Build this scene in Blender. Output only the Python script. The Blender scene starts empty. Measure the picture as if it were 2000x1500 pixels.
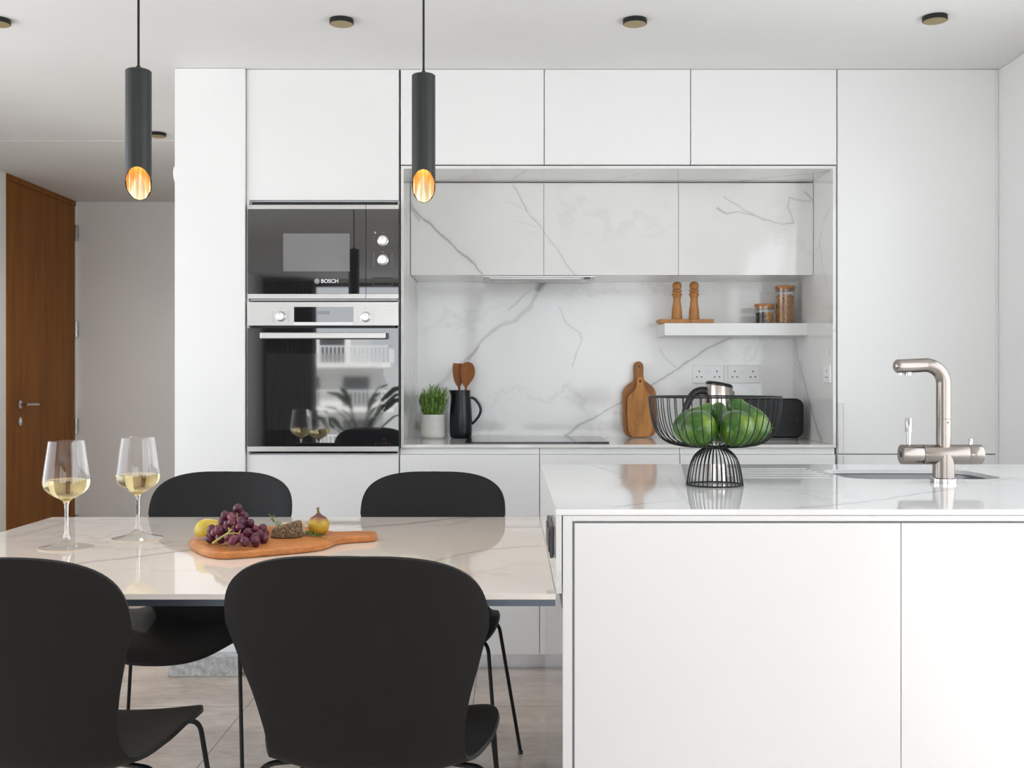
import bpy, bmesh, math, random
from mathutils import Vector, Matrix, Euler
R = math.radians
PI = math.pi
SC = bpy.context.scene
COL = SC.collection
F = 2090.0          # focal length in pixels of the 2000 px frame
VX, VY = 1001.0, 744.0
CZ = 1.138          # camera height

# ------------------------------------------------------------------ camera
cam_data = bpy.data.cameras.new('camera')
cam = bpy.data.objects.new('camera', cam_data); COL.objects.link(cam)
cam.location = (0, 0, CZ); cam.rotation_euler = (R(90), 0, 0)
cam_data.sensor_width = 36.0; cam_data.lens = F/2000*36.0
cam_data.shift_x = -(VX-1000)/2000.0
cam_data.shift_y = -(750-VY)/2000.0
cam_data.clip_start = 0.05; cam_data.clip_end = 200
SC.camera = cam
# ------------------------------------------------------------------ world, sun, portals, exposure
W = bpy.data.worlds.new('world'); SC.world = W; W.use_nodes = True
wn = W.node_tree.nodes; wl = W.node_tree.links
bg = wn['Background']
tc = wn.new('ShaderNodeTexCoord'); sx = wn.new('ShaderNodeSeparateXYZ'); cr = wn.new('ShaderNodeValToRGB')
wl.new(tc.outputs['Generated'], sx.inputs[0]); wl.new(sx.outputs['Z'], cr.inputs[0]); wl.new(cr.outputs[0], bg.inputs[0])
cr.color_ramp.elements[0].position = 0.0; cr.color_ramp.elements[0].color = (0.86, 0.89, 0.94, 1)
cr.color_ramp.elements[1].position = 0.6; cr.color_ramp.elements[1].color = (0.80, 0.89, 1.0, 1)
bg.inputs[1].default_value = 4.5
sun = bpy.data.lights.new('sun', 'SUN'); sun.energy = 20.0; sun.angle = R(1.0); sun.color = (1, 0.97, 0.93)
so = bpy.data.objects.new('sun', sun); COL.objects.link(so); so.rotation_euler = Euler((R(-48), R(18), 0))
LW0, LW1 = 0.3, 3.9         # unseen left-wall window, added to even out the light
RW0, RW1 = 0.0, 3.1         # unseen right-wall window, added for more even light
for loc, rot, w in (((-.26, -4.62, 1.18), (R(90), 0, 0), 4.4), ((-3.10, (LW0+LW1)/2, 1.2), (R(90), 0, R(-90)), LW1-LW0), ((2.03, (RW0+RW1)/2, 1.2), (R(90), 0, R(90)), RW1-RW0)):  # rear window first, then the two added side openings
    pl = bpy.data.lights.new('window_portal', 'AREA'); pl.shape = 'RECTANGLE'; pl.size = w; pl.size_y = 2.2
    pl.energy = 1.0; pl.cycles.is_portal = True
    po = bpy.data.objects.new('window_portal', pl); COL.objects.link(po)
    po.location = loc; po.rotation_euler = rot
SC.view_settings.view_transform = 'Standard'; SC.view_settings.look = 'None'
SC.view_settings.gamma = 1.0; SC.view_settings.use_curve_mapping = False
SC.view_settings.exposure = -0.22
SC.cycles.max_bounces = 14; SC.cycles.diffuse_bounces = 6; SC.cycles.glossy_bounces = 6
SC.cycles.transmission_bounces = 12; SC.cycles.transparent_max_bounces = 12
SC.cycles.caustics_reflective = False; SC.cycles.caustics_refractive = True
SC.cycles.sample_clamp_indirect = 6.0
SC.cycles.use_denoising = True

# ------------------------------------------------------------------ measuring
def X(px, D): return (px-VX)*D/F
def Z(py, D): return CZ-(py-VY)*D/F
def DP(py, z): return (CZ-z)*F/(py-VY)          # distance of a point of height z seen at row py
def on(px, py, z):
    D = DP(py, z); return (X(px, D), D)

# ------------------------------------------------------------------ materials
def mat(name, col=(0.8,)*3, rough=0.5, metal=0.0, spec=0.5, **k):
    m = bpy.data.materials.new(name); m.use_nodes = True
    b = m.node_tree.nodes['Principled BSDF']
    b.inputs['Base Color'].default_value = (*col, 1)
    b.inputs['Roughness'].default_value = rough; b.inputs['Metallic'].default_value = metal
    b.inputs['Specular IOR Level'].default_value = spec
    for kk, v in k.items():
        b.inputs[kk.replace('_', ' ')].default_value = v
    return m
def N(m, t, **k):
    n = m.node_tree.nodes.new(t)
    for a, v in k.items(): setattr(n, a, v)
    return n
def L(m, a, b): m.node_tree.links.new(a, b)
def BS(m): return m.node_tree.nodes['Principled BSDF']
def coords(m, kind='Object', scale=(1,1,1)):
    t = N(m, 'ShaderNodeTexCoord'); mp = N(m, 'ShaderNodeMapping'); mp.inputs['Scale'].default_value = scale
    L(m, t.outputs[kind], mp.inputs[0]); return mp.outputs[0]
def noise(m, vec, scale, detail=4, rough=0.55):
    n = N(m, 'ShaderNodeTexNoise'); n.inputs['Scale'].default_value = scale; n.inputs['Detail'].default_value = detail
    n.inputs['Roughness'].default_value = rough; L(m, vec, n.inputs['Vector']); return n
def ramp(m, fac, stops):
    r = N(m, 'ShaderNodeValToRGB'); e = r.color_ramp.elements
    while len(e) < len(stops): e.new(0.5)
    for i, (p, c) in enumerate(stops):
        e[i].position = p; e[i].color = (*c, 1) if len(c) == 3 else c
    L(m, fac, r.inputs[0]); return r.outputs[0]
def bump(m, h, strength=0.2, dist=0.002):
    b = N(m, 'ShaderNodeBump'); b.inputs['Strength'].default_value = strength; b.inputs['Distance'].default_value = dist
    L(m, h, b.inputs['Height']); L(m, b.outputs[0], BS(m).inputs['Normal'])
def paint(name, col, rough=0.6, bscale=220, bstr=0.06, spec=0.4):
    m = mat(name, col, rough, spec=spec); v = coords(m)
    n = noise(m, v, bscale, 3); bump(m, n.outputs[0], bstr, 0.0008)
    n2 = noise(m, v, 1.3, 2)
    c = ramp(m, n2.outputs[0], [(0.3, tuple(x*0.97 for x in col)), (0.7, tuple(min(1, x*1.02) for x in col))])
    L(m, c, BS(m).inputs['Base Color']); return m
def wood(name, c1, c2, scale=(1, 14, 14), rough=0.45, dist=1.6, axis='X', wscale=1.2):
    m = mat(name, c1, rough); v = coords(m, scale=scale)
    n = noise(m, v, wscale*2.2, 6, 0.6)
    n2 = noise(m, v, wscale*11, 4, 0.7)
    mx = N(m, 'ShaderNodeMath', operation='MULTIPLY_ADD'); mx.inputs[1].default_value = 0.35
    L(m, n2.outputs[0], mx.inputs[0]); L(m, n.outputs[0], mx.inputs[2])
    c = ramp(m, mx.outputs[0], [(0.42, c2), (0.58, tuple((a+b)/2 for a, b in zip(c1, c2))), (0.8, c1)])
    L(m, c, BS(m).inputs['Base Color']); bump(m, n2.outputs[0], 0.15, 0.0005); BS(m).inputs['Specular IOR Level'].default_value = .3; return m
def brushed(name, col, rough=0.3, scale=(2, 2, 260), bstr=0.06):
    m = mat(name, col, rough, 1.0); v = coords(m, scale=scale)
    n = noise(m, v, 3.0, 3); bump(m, n.outputs[0], bstr, 0.0004)
    r = ramp(m, n.outputs[0], [(0.3, (rough*0.8,)*3), (0.7, (rough*1.25,)*3)])
    L(m, r, BS(m).inputs['Roughness']); return m

def marble(name, veins, axes, base=(0.88, 0.88, 0.865), vein=(0.22, 0.23, 0.225), rough=0.06, generic=0.35, seed=0.0):
    """veins: list of (points in metres on the two axes, width in metres, strength 0..1)"""
    m = mat(name, base, rough); nt = m.node_tree
    geo = N(m, 'ShaderNodeNewGeometry')
    nz = N(m, 'ShaderNodeTexNoise'); nz.inputs['Scale'].default_value = 14; nz.inputs['Detail'].default_value = 5
    L(m, geo.outputs['Position'], nz.inputs['Vector'])
    sub = N(m, 'ShaderNodeVectorMath', operation='SUBTRACT'); sub.inputs[1].default_value = (0.5, 0.5, 0.5)
    L(m, nz.outputs['Color'], sub.inputs[0])
    sc = N(m, 'ShaderNodeVectorMath', operation='SCALE'); sc.inputs['Scale'].default_value = 0.028
    L(m, sub.outputs[0], sc.inputs[0])
    ad = N(m, 'ShaderNodeVectorMath', operation='ADD'); L(m, geo.outputs['Position'], ad.inputs[0]); L(m, sc.outputs[0], ad.inputs[1])
    mul = N(m, 'ShaderNodeVectorMath', operation='MULTIPLY'); mul.inputs[1].default_value = tuple(1.0 if a in axes else 0.0 for a in 'XYZ')
    L(m, ad.outputs[0], mul.inputs[0]); P = mul.outputs[0]
    def full(p):
        v = [0, 0, 0]; v['XYZ'.index(axes[0])] = p[0]; v['XYZ'.index(axes[1])] = p[1]; return Vector(v)
    n3 = noise(m, geo.outputs['Position'], 9, 3)
    acc = None
    for pts, w, st in veins:
        dmin = None
        for a, b in zip(pts[:-1], pts[1:]):
            a = full(a); b = full(b); ba = b-a
            if ba.length < 1e-5: continue
            s1 = N(m, 'ShaderNodeVectorMath', operation='SUBTRACT'); L(m, P, s1.inputs[0]); s1.inputs[1].default_value = a
            dt = N(m, 'ShaderNodeVectorMath', operation='DOT_PRODUCT'); L(m, s1.outputs[0], dt.inputs[0]); dt.inputs[1].default_value = ba/ba.length_squared
            cl = N(m, 'ShaderNodeMath', operation='ADD', use_clamp=True); L(m, dt.outputs['Value'], cl.inputs[0]); cl.inputs[1].default_value = 0
            s2 = N(m, 'ShaderNodeVectorMath', operation='SCALE'); s2.inputs[0].default_value = ba; L(m, cl.outputs[0], s2.inputs['Scale'])
            ds = N(m, 'ShaderNodeVectorMath', operation='DISTANCE'); L(m, s1.outputs[0], ds.inputs[0]); L(m, s2.outputs[0], ds.inputs[1])
            if dmin is None: dmin = ds.outputs['Value']
            else:
                mn = N(m, 'ShaderNodeMath', operation='MINIMUM'); L(m, dmin, mn.inputs[0]); L(m, ds.outputs['Value'], mn.inputs[1]); dmin = mn.outputs[0]
        # width wanders along the vein
        wd = N(m, 'ShaderNodeMath', operation='MULTIPLY'); L(m, n3.outputs[0], wd.inputs[0]); wd.inputs[1].default_value = 2*w
        dv = N(m, 'ShaderNodeMath', operation='DIVIDE'); L(m, dmin, dv.inputs[0]); L(m, wd.outputs[0], dv.inputs[1])
        iv = N(m, 'ShaderNodeMath', operation='SUBTRACT', use_clamp=True); iv.inputs[0].default_value = 1; L(m, dv.outputs[0], iv.inputs[1])
        ml = N(m, 'ShaderNodeMath', operation='MULTIPLY'); L(m, iv.outputs[0], ml.inputs[0]); ml.inputs[1].default_value = st
        # faint halo around the vein
        h1 = N(m, 'ShaderNodeMath', operation='MULTIPLY_ADD', use_clamp=True); L(m, dv.outputs[0], h1.inputs[0]); h1.inputs[1].default_value = -0.16; h1.inputs[2].default_value = 1
        h2 = N(m, 'ShaderNodeMath', operation='POWER'); L(m, h1.outputs[0], h2.inputs[0]); h2.inputs[1].default_value = 3
        h3 = N(m, 'ShaderNodeMath', operation='MULTIPLY'); L(m, h2.outputs[0], h3.inputs[0]); h3.inputs[1].default_value = st*0.16
        mm = N(m, 'ShaderNodeMath', operation='MAXIMUM'); L(m, ml.outputs[0], mm.inputs[0]); L(m, h3.outputs[0], mm.inputs[1])
        if acc is None: acc = mm.outputs[0]
        else:
            mx = N(m, 'ShaderNodeMath', operation='MAXIMUM'); L(m, acc, mx.inputs[0]); L(m, mm.outputs[0], mx.inputs[1]); acc = mx.outputs[0]
    # faint generic veining
    mp = N(m, 'ShaderNodeMapping'); mp.inputs['Location'].default_value = (seed, seed*2, seed*3); L(m, geo.outputs['Position'], mp.inputs[0])
    g = noise(m, mp.outputs[0], 1.1, 7, 0.6)
    g1 = N(m, 'ShaderNodeMath', operation='SUBTRACT'); L(m, g.outputs[0], g1.inputs[0]); g1.inputs[1].default_value = 0.5
    g2 = N(m, 'ShaderNodeMath', operation='ABSOLUTE'); L(m, g1.outputs[0], g2.inputs[0])
    g3 = N(m, 'ShaderNodeMath', operation='MULTIPLY_ADD', use_clamp=True); L(m, g2.outputs[0], g3.inputs[0]); g3.inputs[1].default_value = -60; g3.inputs[2].default_value = 1
    g4 = noise(m, mp.outputs[0], 0.9, 2)
    g5 = N(m, 'ShaderNodeMath', operation='MULTIPLY_ADD', use_clamp=True); L(m, g4.outputs[0], g5.inputs[0]); g5.inputs[1].default_value = 5; g5.inputs[2].default_value = -2.4
    g6 = N(m, 'ShaderNodeMath', operation='MULTIPLY'); L(m, g3.outputs[0], g6.inputs[0]); L(m, g5.outputs[0], g6.inputs[1])
    g7 = N(m, 'ShaderNodeMath', operation='MULTIPLY'); L(m, g6.outputs[0], g7.inputs[0]); g7.inputs[1].default_value = generic
    if acc is not None:
        mx = N(m, 'ShaderNodeMath', operation='MAXIMUM'); L(m, acc, mx.inputs[0]); L(m, g7.outputs[0], mx.inputs[1]); acc = mx.outputs[0]
    else: acc = g7.outputs[0]
    cloud = noise(m, mp.outputs[0], 2.3, 3)
    bc = ramp(m, cloud.outputs[0], [(0.3, tuple(x*0.95 for x in base)), (0.65, base)])
    mix = N(m, 'ShaderNodeMix', data_type='RGBA'); L(m, acc, mix.inputs['Factor']); L(m, bc, mix.inputs[6]); mix.inputs[7].default_value = (*vein, 1)
    L(m, mix.outputs[2], BS(m).inputs['Base Color'])
    return m

white = paint('white_lacquer', (0.765, 0.765, 0.755), 0.28, 300, 0.02)
carcass_m = mat('carcass_white', (0.62, 0.62, 0.61), 0.5)
wall_m = paint('wall_paint', (0.77, 0.77, 0.76), 0.7)
hall_m = paint('hall_paint', (0.84, 0.835, 0.825), 0.75)
ceil_m = paint('ceiling_paint', (0.74, 0.735, 0.72), 0.8)
gap_m = mat('dark_gap', (0.05, 0.05, 0.05), 0.8)
black_shell = paint('black_shell', (0.009, 0.009, 0.009), 0.5, 500, 0.10, spec=0.28)
black_metal = mat('black_metal', (0.008, 0.008, 0.008), 0.48, spec=0.35)
black_plastic = mat('black_plastic', (0.012, 0.012, 0.013), 0.25)
steel = brushed('brushed_steel', (0.60, 0.59, 0.575), 0.34, bstr=0.02)
steel_tap = mat('tap_steel', (0.32, 0.28, 0.25), 0.24, 1.0)
steel_sink = brushed('sink_steel', (0.34, 0.34, 0.34), 0.35, scale=(60, 4, 4))
plinth_m = brushed('plinth_steel', (0.72, 0.74, 0.77), 0.22, scale=(200, 2, 2))
chrome = mat('chrome', (0.55, 0.54, 0.53), 0.16, 1.0)
knob_m = mat('knob_silver', (0.88, 0.88, 0.87), 0.35, 0.6)
glass_black = mat('black_glass', (0.012, 0.012, 0.013), 0.02, IOR=2.1)
glass_win = mat('oven_window', (0.022, 0.022, 0.022), 0.03, IOR=2.1)
hob_m = mat('hob_glass', (0.01, 0.01, 0.01), 0.03)
frame_metal = mat('table_frame_metal', (0.10, 0.115, 0.14), 0.35, 0.7)
island_side_m = mat('gloss_side_panel', (0.50, 0.51, 0.52), 0.05, 0.0, IOR=2.0)
dark_trim = mat('pendant_black', (0.022, 0.024, 0.024), 0.42, 0.3)
gold = mat('gold_inside', (0.94, 0.72, 0.44), 0.25, 1.0)
white_plastic = mat('white_plastic', (0.82, 0.82, 0.81), 0.25)
ink = mat('dark_ink', (0.05, 0.05, 0.05), 0.6)
pale_ink = mat('pale_ink', (0.8, 0.8, 0.8), 0.5)
glass_m = mat('clear_glass', (1, 1, 1), 0.0, Transmission_Weight=1.0, IOR=1.4)
def thin_glass(name):
    m = bpy.data.materials.new(name); m.use_nodes = True; nt = m.node_tree; nt.nodes.remove(BS(m))
    out = nt.nodes['Material Output']; tr = N(m, 'ShaderNodeBsdfTransparent'); gl = N(m, 'ShaderNodeBsdfGlossy'); gl.inputs['Roughness'].default_value = 0.02
    lw = N(m, 'ShaderNodeLayerWeight'); lw.inputs[0].default_value = .5; pw = N(m, 'ShaderNodeMath', operation='POWER'); pw.inputs[1].default_value = 4; L(m, lw.outputs['Facing'], pw.inputs[0])
    fr = N(m, 'ShaderNodeMath', operation='MULTIPLY_ADD'); fr.inputs[1].default_value = .7; fr.inputs[2].default_value = .05; L(m, pw.outputs[0], fr.inputs[0]); mx = N(m, 'ShaderNodeMixShader')
    tr.inputs[0].default_value = (.96, .97, .97, 1)
    L(m, fr.outputs[0], mx.inputs[0]); L(m, tr.outputs[0], mx.inputs[1]); L(m, gl.outputs[0], mx.inputs[2]); L(m, mx.outputs[0], out.inputs[0]); return m
jar_glass = thin_glass('jar_glass')
wine_m = mat('white_wine', (0.96, 0.80, 0.40), 0.0, Transmission_Weight=1.0, IOR=1.34)
bronze = mat('downlight_bronze', (0.34, 0.26, 0.13), 0.5, 0.2)
door_wood = wood('brown_oak_veneer', (0.27, 0.095, 0.010), (0.15, 0.048, 0.004), scale=(5, 5, 0.5), rough=0.5)
BS(door_wood).inputs['Specular IOR Level'].default_value = 0.2
board_wood = wood('acacia_wood', (0.40, 0.165, 0.055), (0.11, 0.038, 0.012), scale=(9, 9, 1.0), rough=0.5)
board_pale = wood('light_board_wood', (0.50, 0.22, 0.055), (0.20, 0.075, 0.018), scale=(14, 14, 1.0), rough=0.5)
serve_wood = wood('olive_board_wood', (0.58, 0.235, 0.075), (0.30, 0.10, 0.028), scale=(3, 16, 16), rough=0.38)
spoon_wood = wood('spoon_wood', (0.34, 0.115, 0.020), (0.15, 0.045, 0.008), scale=(14, 14, 1.5), rough=0.45)
mill_wood = wood('mill_wood', (0.50, 0.23, 0.075), (0.28, 0.11, 0.03), scale=(12, 12, 1.5), rough=0.35)

def floor_material():
    m = mat('stone_floor_tiles', (0.4, 0.35, 0.3), 0.32); geo = N(m, 'ShaderNodeNewGeometry'); P = geo.outputs['Position']
    mp = N(m, 'ShaderNodeMapping'); mp.inputs['Scale'].default_value = (1, 2.2, 1); L(m, P, mp.inputs[0])
    a = noise(m, mp.outputs[0], 2.2, 8, 0.65); b = noise(m, mp.outputs[0], 17, 5, 0.7)
    s = N(m, 'ShaderNodeMath', operation='MULTIPLY_ADD'); L(m, b.outputs[0], s.inputs[0]); s.inputs[1].default_value = 0.6; L(m, a.outputs[0], s.inputs[2])
    c = ramp(m, s.outputs[0], [(0.55, (0.33, 0.265, 0.215)), (0.78, (0.49, 0.40, 0.335)), (1.0, (0.64, 0.55, 0.47))])
    sp = N(m, 'ShaderNodeSeparateXYZ'); L(m, P, sp.inputs[0])
    def line(sock, off, size):
        q = N(m, 'ShaderNodeMath', operation='SUBTRACT'); L(m, sock, q.inputs[0]); q.inputs[1].default_value = off-40*size
        w = N(m, 'ShaderNodeMath', operation='MODULO'); L(m, q.outputs[0], w.inputs[0]); w.inputs[1].default_value = size
        l = N(m, 'ShaderNodeMath', operation='LESS_THAN'); L(m, w.outputs[0], l.inputs[0]); l.inputs[1].default_value = 0.0035
        return l.outputs[0]
    g = N(m, 'ShaderNodeMath', operation='MAXIMUM'); L(m, line(sp.outputs['X'], -0.93, 0.79), g.inputs[0]); L(m, line(sp.outputs['Y'], 3.74, 0.79), g.inputs[1])
    mix = N(m, 'ShaderNodeMix', data_type='RGBA'); L(m, g.outputs[0], mix.inputs['Factor']); L(m, c, mix.inputs[6]); mix.inputs[7].default_value = (0.12, 0.095, 0.075, 1)
    L(m, mix.outputs[2], BS(m).inputs['Base Color']); bump(m, b.outputs[0], 0.12, 0.001)
    return m
def terrazzo():
    m = mat('grey_stone_skirting', (0.5,)*3, 0.3); v = coords(m)
    a = noise(m, v, 45, 6, 0.7)
    L(m, ramp(m, a.outputs[0], [(0.35, (0.28, 0.285, 0.28)), (0.6, (0.48, 0.48, 0.47)), (0.75, (0.75, 0.75, 0.74))]), BS(m).inputs['Base Color']); return m

def pl(pts, D, z=None): return [(X(a, D), Z(b, D)) for a, b in pts]
def plh(pts, z): return [on(a, b, z) for a, b in pts]
ZT = 0.7184; ZI = 0.885; ZW = 0.888
splash_m = marble('marble_splashback', [
    (pl([(1068, 540), (1052, 566)], 4.8), .028, .85),
    (pl([(1052, 566), (1036, 598), (1008, 624), (975, 637)], 4.8), .022, .38),
    (pl([(975, 637), (945, 660), (925, 690), (905, 708)], 4.8), .014, .45),
    (pl([(932, 680), (916, 700)], 4.8), .014, .6),
    (pl([(905, 708), (880, 728), (858, 752), (835, 790), (816, 815)], 4.8), .016, .28),
    (pl([(1040, 562), (1015, 585), (995, 606)], 4.8), .006, .4),
    (pl([(1440, 655), (1400, 670), (1345, 705), (1300, 735), (1270, 755), (1215, 785), (1150, 820), (1125, 835), (1103, 850)], 4.8), .0075, .55),
    (pl([(1440, 655), (1480, 640), (1545, 650)], 4.8), .008, .35),
    (pl([(1092, 600), (1105, 630), (1130, 650), (1135, 664), (1125, 690), (1118, 716)], 4.8), .004, .38),
    (pl([(1290, 680), (1305, 705), (1325, 722)], 4.8), .010, .22),
    (pl([(1500, 640), (1470, 700), (1440, 720)], 4.8), .006, .2),
    ], 'XZ', seed=3.1, generic=.2)
doorm_m = marble('marble_cupboard_fronts', [
    (pl([(800, 395), (806, 412), (818, 428)], 4.47), .012, .45),
    (pl([(806, 408), (830, 430), (860, 453), (880, 475), (905, 500), (925, 515), (941, 534)], 4.47), .0075, .75),
    (pl([(1002, 362), (1015, 385), (1027, 412)], 4.47), .006, .6),
    (pl([(1027, 412), (1050, 435), (1062, 450), (1068, 462), (1090, 490), (1112, 525), (1124, 540)], 4.47), .0045, .4),
    (pl([(990, 392), (1020, 408)], 4.47), .004, .2), (pl([(1010, 432), (1052, 445)], 4.47), .004, .2),
    (pl([(1400, 406), (1410, 414), (1418, 417)], 4.47), .008, .6),
    (pl([(1418, 417), (1440, 414), (1470, 422), (1500, 430), (1530, 437), (1552, 433)], 4.47), .005, .5),
    (pl([(1552, 433), (1545, 418), (1538, 405), (1541, 386), (1560, 391), (1582, 394)], 4.47), .005, .42),
    (pl([(1415, 385), (1435, 397), (1450, 410), (1475, 422)], 4.47), .005, .42),
    (pl([(1572, 374), (1590, 394)], 4.47), .006, .5),
    ], 'XZ', base=(0.74, 0.735, 0.715), seed=7.7, generic=.2)
def pr(px, py):
    D = 1.258*F/(px-VX); return (D, Z(py, D))
side_m = marble('marble_niche_sides', [
    ([pr(1550, 640), pr(1558, 700), pr(1570, 740), pr(1582, 790), pr(1594, 830), pr(1604, 862)], .012, .6),
    ([pr(1592, 500), pr(1600, 480), pr(1608, 430), pr(1620, 410)], .006, .35),
    ([pr(1600, 470), pr(1605, 510), pr(1615, 560)], .006, .4),
    ], 'YZ', base=(0.74, 0.735, 0.715), seed=1.2, generic=.4)
top_m = marble('marble_niche_ceiling', [
    ([(0.95, 4.47), (1.05, 4.38), (1.2, 4.3), (1.26, 4.24)], .010, .8),
    ([(0.0, 4.44), (0.02, 4.35), (0.05, 4.24)], .006, .5), ([(0.42, 4.40), (0.52, 4.30)], .006, .5), ([(0.8, 4.79), (1.0, 4.6), (1.2, 4.5)], .014, .6)
    ], 'XY', base=(0.74, 0.735, 0.715), seed=5.5, generic=.3)
table_m = marble('marble_table_top', [
    (plh([(60, 1112), (110, 1106), (200, 1095), (280, 1086), (330, 1079), (400, 1072)], ZT), .011, .6),
    (plh([(700, 1030), (760, 1026), (790, 1024), (840, 1018), (880, 1013), (935, 1009)], ZT), .014, .7),
    (plh([(850, 1095), (886, 1086), (917, 1080), (953, 1073), (1055, 1066)], ZT), .010, .4),
    (plh([(600, 1032), (680, 1026), (760, 1018)], ZT), .010, .15),
    (plh([(20, 1050), (60, 1040), (130, 1020)], ZT), .018, .25),
    ], 'XY', base=(0.79, 0.725, 0.66), vein=(0.22, 0.17, 0.14), seed=2.2, generic=.25, rough=.045)
island_m = marble('marble_island_top', [
    (plh([(1560, 992), (1640, 986), (1720, 976), (1800, 963), (1850, 956)], ZI), .011, .42),
    (plh([(1200, 990), (1290, 981), (1330, 977)], ZI), .009, .42),
    (plh([(1560, 962), (1610, 975), (1700, 988)], ZI), .008, .25),
    (plh([(1160, 910), (1210, 925), (1215, 935)], ZI), .010, .3),
    (plh([(1300, 930), (1320, 950), (1345, 985)], ZI), .010, .2),
    ], 'XY', base=(0.80, 0.80, 0.785), seed=9.1, generic=.3, rough=.045)
worktop_m = marble('marble_back_worktop', [], 'XY', base=(0.74, 0.735, 0.71), seed=4.4)

# ------------------------------------------------------------------ mesh building
ORG = {}
class MB:
    def __init__(s): s.v = []; s.f = []
    def add(s, verts, faces):
        n = len(s.v); s.v += [Vector(p) for p in verts]; s.f += [tuple(i+n for i in q) for q in faces]; return s
    def box(s, x0, x1, y0, y1, z0, z1):
        v = [(x, y, z) for x in (x0, x1) for y in (y0, y1) for z in (z0, z1)]
        return s.add(v, [(0, 1, 3, 2), (4, 6, 7, 5), (0, 4, 5, 1), (2, 3, 7, 6), (0, 2, 6, 4), (1, 5, 7, 3)])
    def lathe(s, prof, c=(0, 0, 0), n=32, M=None, closed=False, capb=True, capt=True):
        v = []; f = []; c = Vector(c)
        for r, z in prof:
            for k in range(n):
                a = 2*PI*k/n; p = Vector((r*math.cos(a), r*math.sin(a), z))
                if M is not None: p = M @ p
                v.append(p+c)
        m = len(prof)
        rng = m if closed else m-1
        for i in range(rng):
            for k in range(n):
                a = i*n+k; b = i*n+(k+1) % n; a2 = ((i+1) % m)*n+k; b2 = ((i+1) % m)*n+(k+1) % n
                f.append((a, b, b2, a2))
        if not closed:
            if capb: f.append(tuple(range(n-1, -1, -1)))
            if capt: f.append(tuple((m-1)*n+k for k in range(n)))
        return s.add(v, f)
    def tube(s, pts, r, n=10, closed=False, cap=True):
        pts = [Vector(p) for p in pts]; m = len(pts); v = []; f = []
        rr = r if isinstance(r, (list, tuple)) else [r]*m
        T = []
        for i in range(m):
            if closed: t = pts[(i+1) % m]-pts[i-1]
            else: t = pts[min(i+1, m-1)]-pts[max(i-1, 0)]
            T.append(t.normalized())
        up = Vector((0, 0, 1)) if abs(T[0].z) < 0.9 else Vector((0, 1, 0))
        nn = (up-T[0]*up.dot(T[0])).normalized()
        for i in range(m):
            nn = (nn-T[i]*nn.dot(T[i])).normalized(); b = T[i].cross(nn)
            for k in range(n):
                a = 2*PI*k/n; v.append(pts[i]+(nn*math.cos(a)+b*math.sin(a))*rr[i])
        for i in range(m if closed else m-1):
            for k in range(n):
                j = (i+1) % m
                f.append((i*n+k, i*n+(k+1) % n, j*n+(k+1) % n, j*n+k))
        if cap and not closed: f.append(tuple(range(n-1, -1, -1))); f.append(tuple((m-1)*n+k for k in range(n)))
        return s.add(v, f)
    def prism(s, outline, h, M=None):
        """outline in local XY extruded 0..h along Z, then transformed"""
        n = len(outline); v = [Vector((a, b, 0)) for a, b in outline]+[Vector((a, b, h)) for a, b in outline]
        if M is not None: v = [M @ p for p in v]
        f = [tuple(range(n-1, -1, -1)), tuple(range(n, 2*n))]+[(i, (i+1) % n, n+(i+1) % n, n+i) for i in range(n)]
        return s.add(v, f)
    def sphere(s, c, r, M=None, n=12, m=8):
        prof = [(max(1e-4, r*math.sin(PI*i/m)), -r*math.cos(PI*i/m)) for i in range(m+1)]
        return s.lathe(prof, c, n, M)
    def build(s, name, material, parent=None, smooth=None, bevel=0, seg=2, kind=None, label=None, subsurf=0):
        org = ORG.get(parent.name, Vector()) if parent else Vector()
        me = bpy.data.meshes.new(name); me.from_pydata([tuple(p-org) for p in s.v], [], s.f); me.validate()
        bm = bmesh.new(); bm.from_mesh(me); bmesh.ops.remove_doubles(bm, verts=bm.verts, dist=1e-6)
        bmesh.ops.recalc_face_normals(bm, faces=bm.faces); bm.to_mesh(me); bm.free()
        o = bpy.data.objects.new(name, me); COL.objects.link(o); me.materials.append(material)
        if parent: o.parent = parent
        ORG[o.name] = org
        if smooth is not None:
            me.polygons.foreach_set('use_smooth', [True]*len(me.polygons))
            if smooth < 180: me.set_sharp_from_angle(angle=R(smooth))
        if bevel:
            b = o.modifiers.new('bevel', 'BEVEL'); b.width = bevel; b.segments = seg; b.limit_method = 'ANGLE'
            me.polygons.foreach_set('use_smooth', [True]*len(me.polygons)); b.harden_normals = True
            me.set_sharp_from_angle(angle=R(30))
        if subsurf: q = o.modifiers.new('sub', 'SUBSURF'); q.levels = subsurf; q.render_levels = subsurf
        if kind: o['kind'] = kind
        if label: o['label'] = label
        return o
def thing(name, label, cat, loc=(0, 0, 0), group=None, rz=0):
    o = bpy.data.objects.new(name, None); COL.objects.link(o); o.location = loc; o.rotation_euler = (0, 0, rz)
    o.empty_display_size = 0.05; ORG[o.name] = Vector(loc); o['label'] = label; o['category'] = cat
    if group: o['group'] = group
    return o
def tag(o, label, cat, group=None):
    o['label'] = label; o['category'] = cat
    if group: o['group'] = group
    return o
def struct(name, mb, m, **k): return mb.build(name, m, kind='structure', **k)
def copy_tree(o, parent=None):
    c = o.copy(); COL.objects.link(c); c.parent = parent
    for ch in list(o.children): copy_tree(ch, c)
    return c
def arc(cx, cz, r, a0, a1, n=8): return [(cx+r*math.cos(R(a0+(a1-a0)*i/n)), cz+r*math.sin(R(a0+(a1-a0)*i/n))) for i in range(n+1)]
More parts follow.
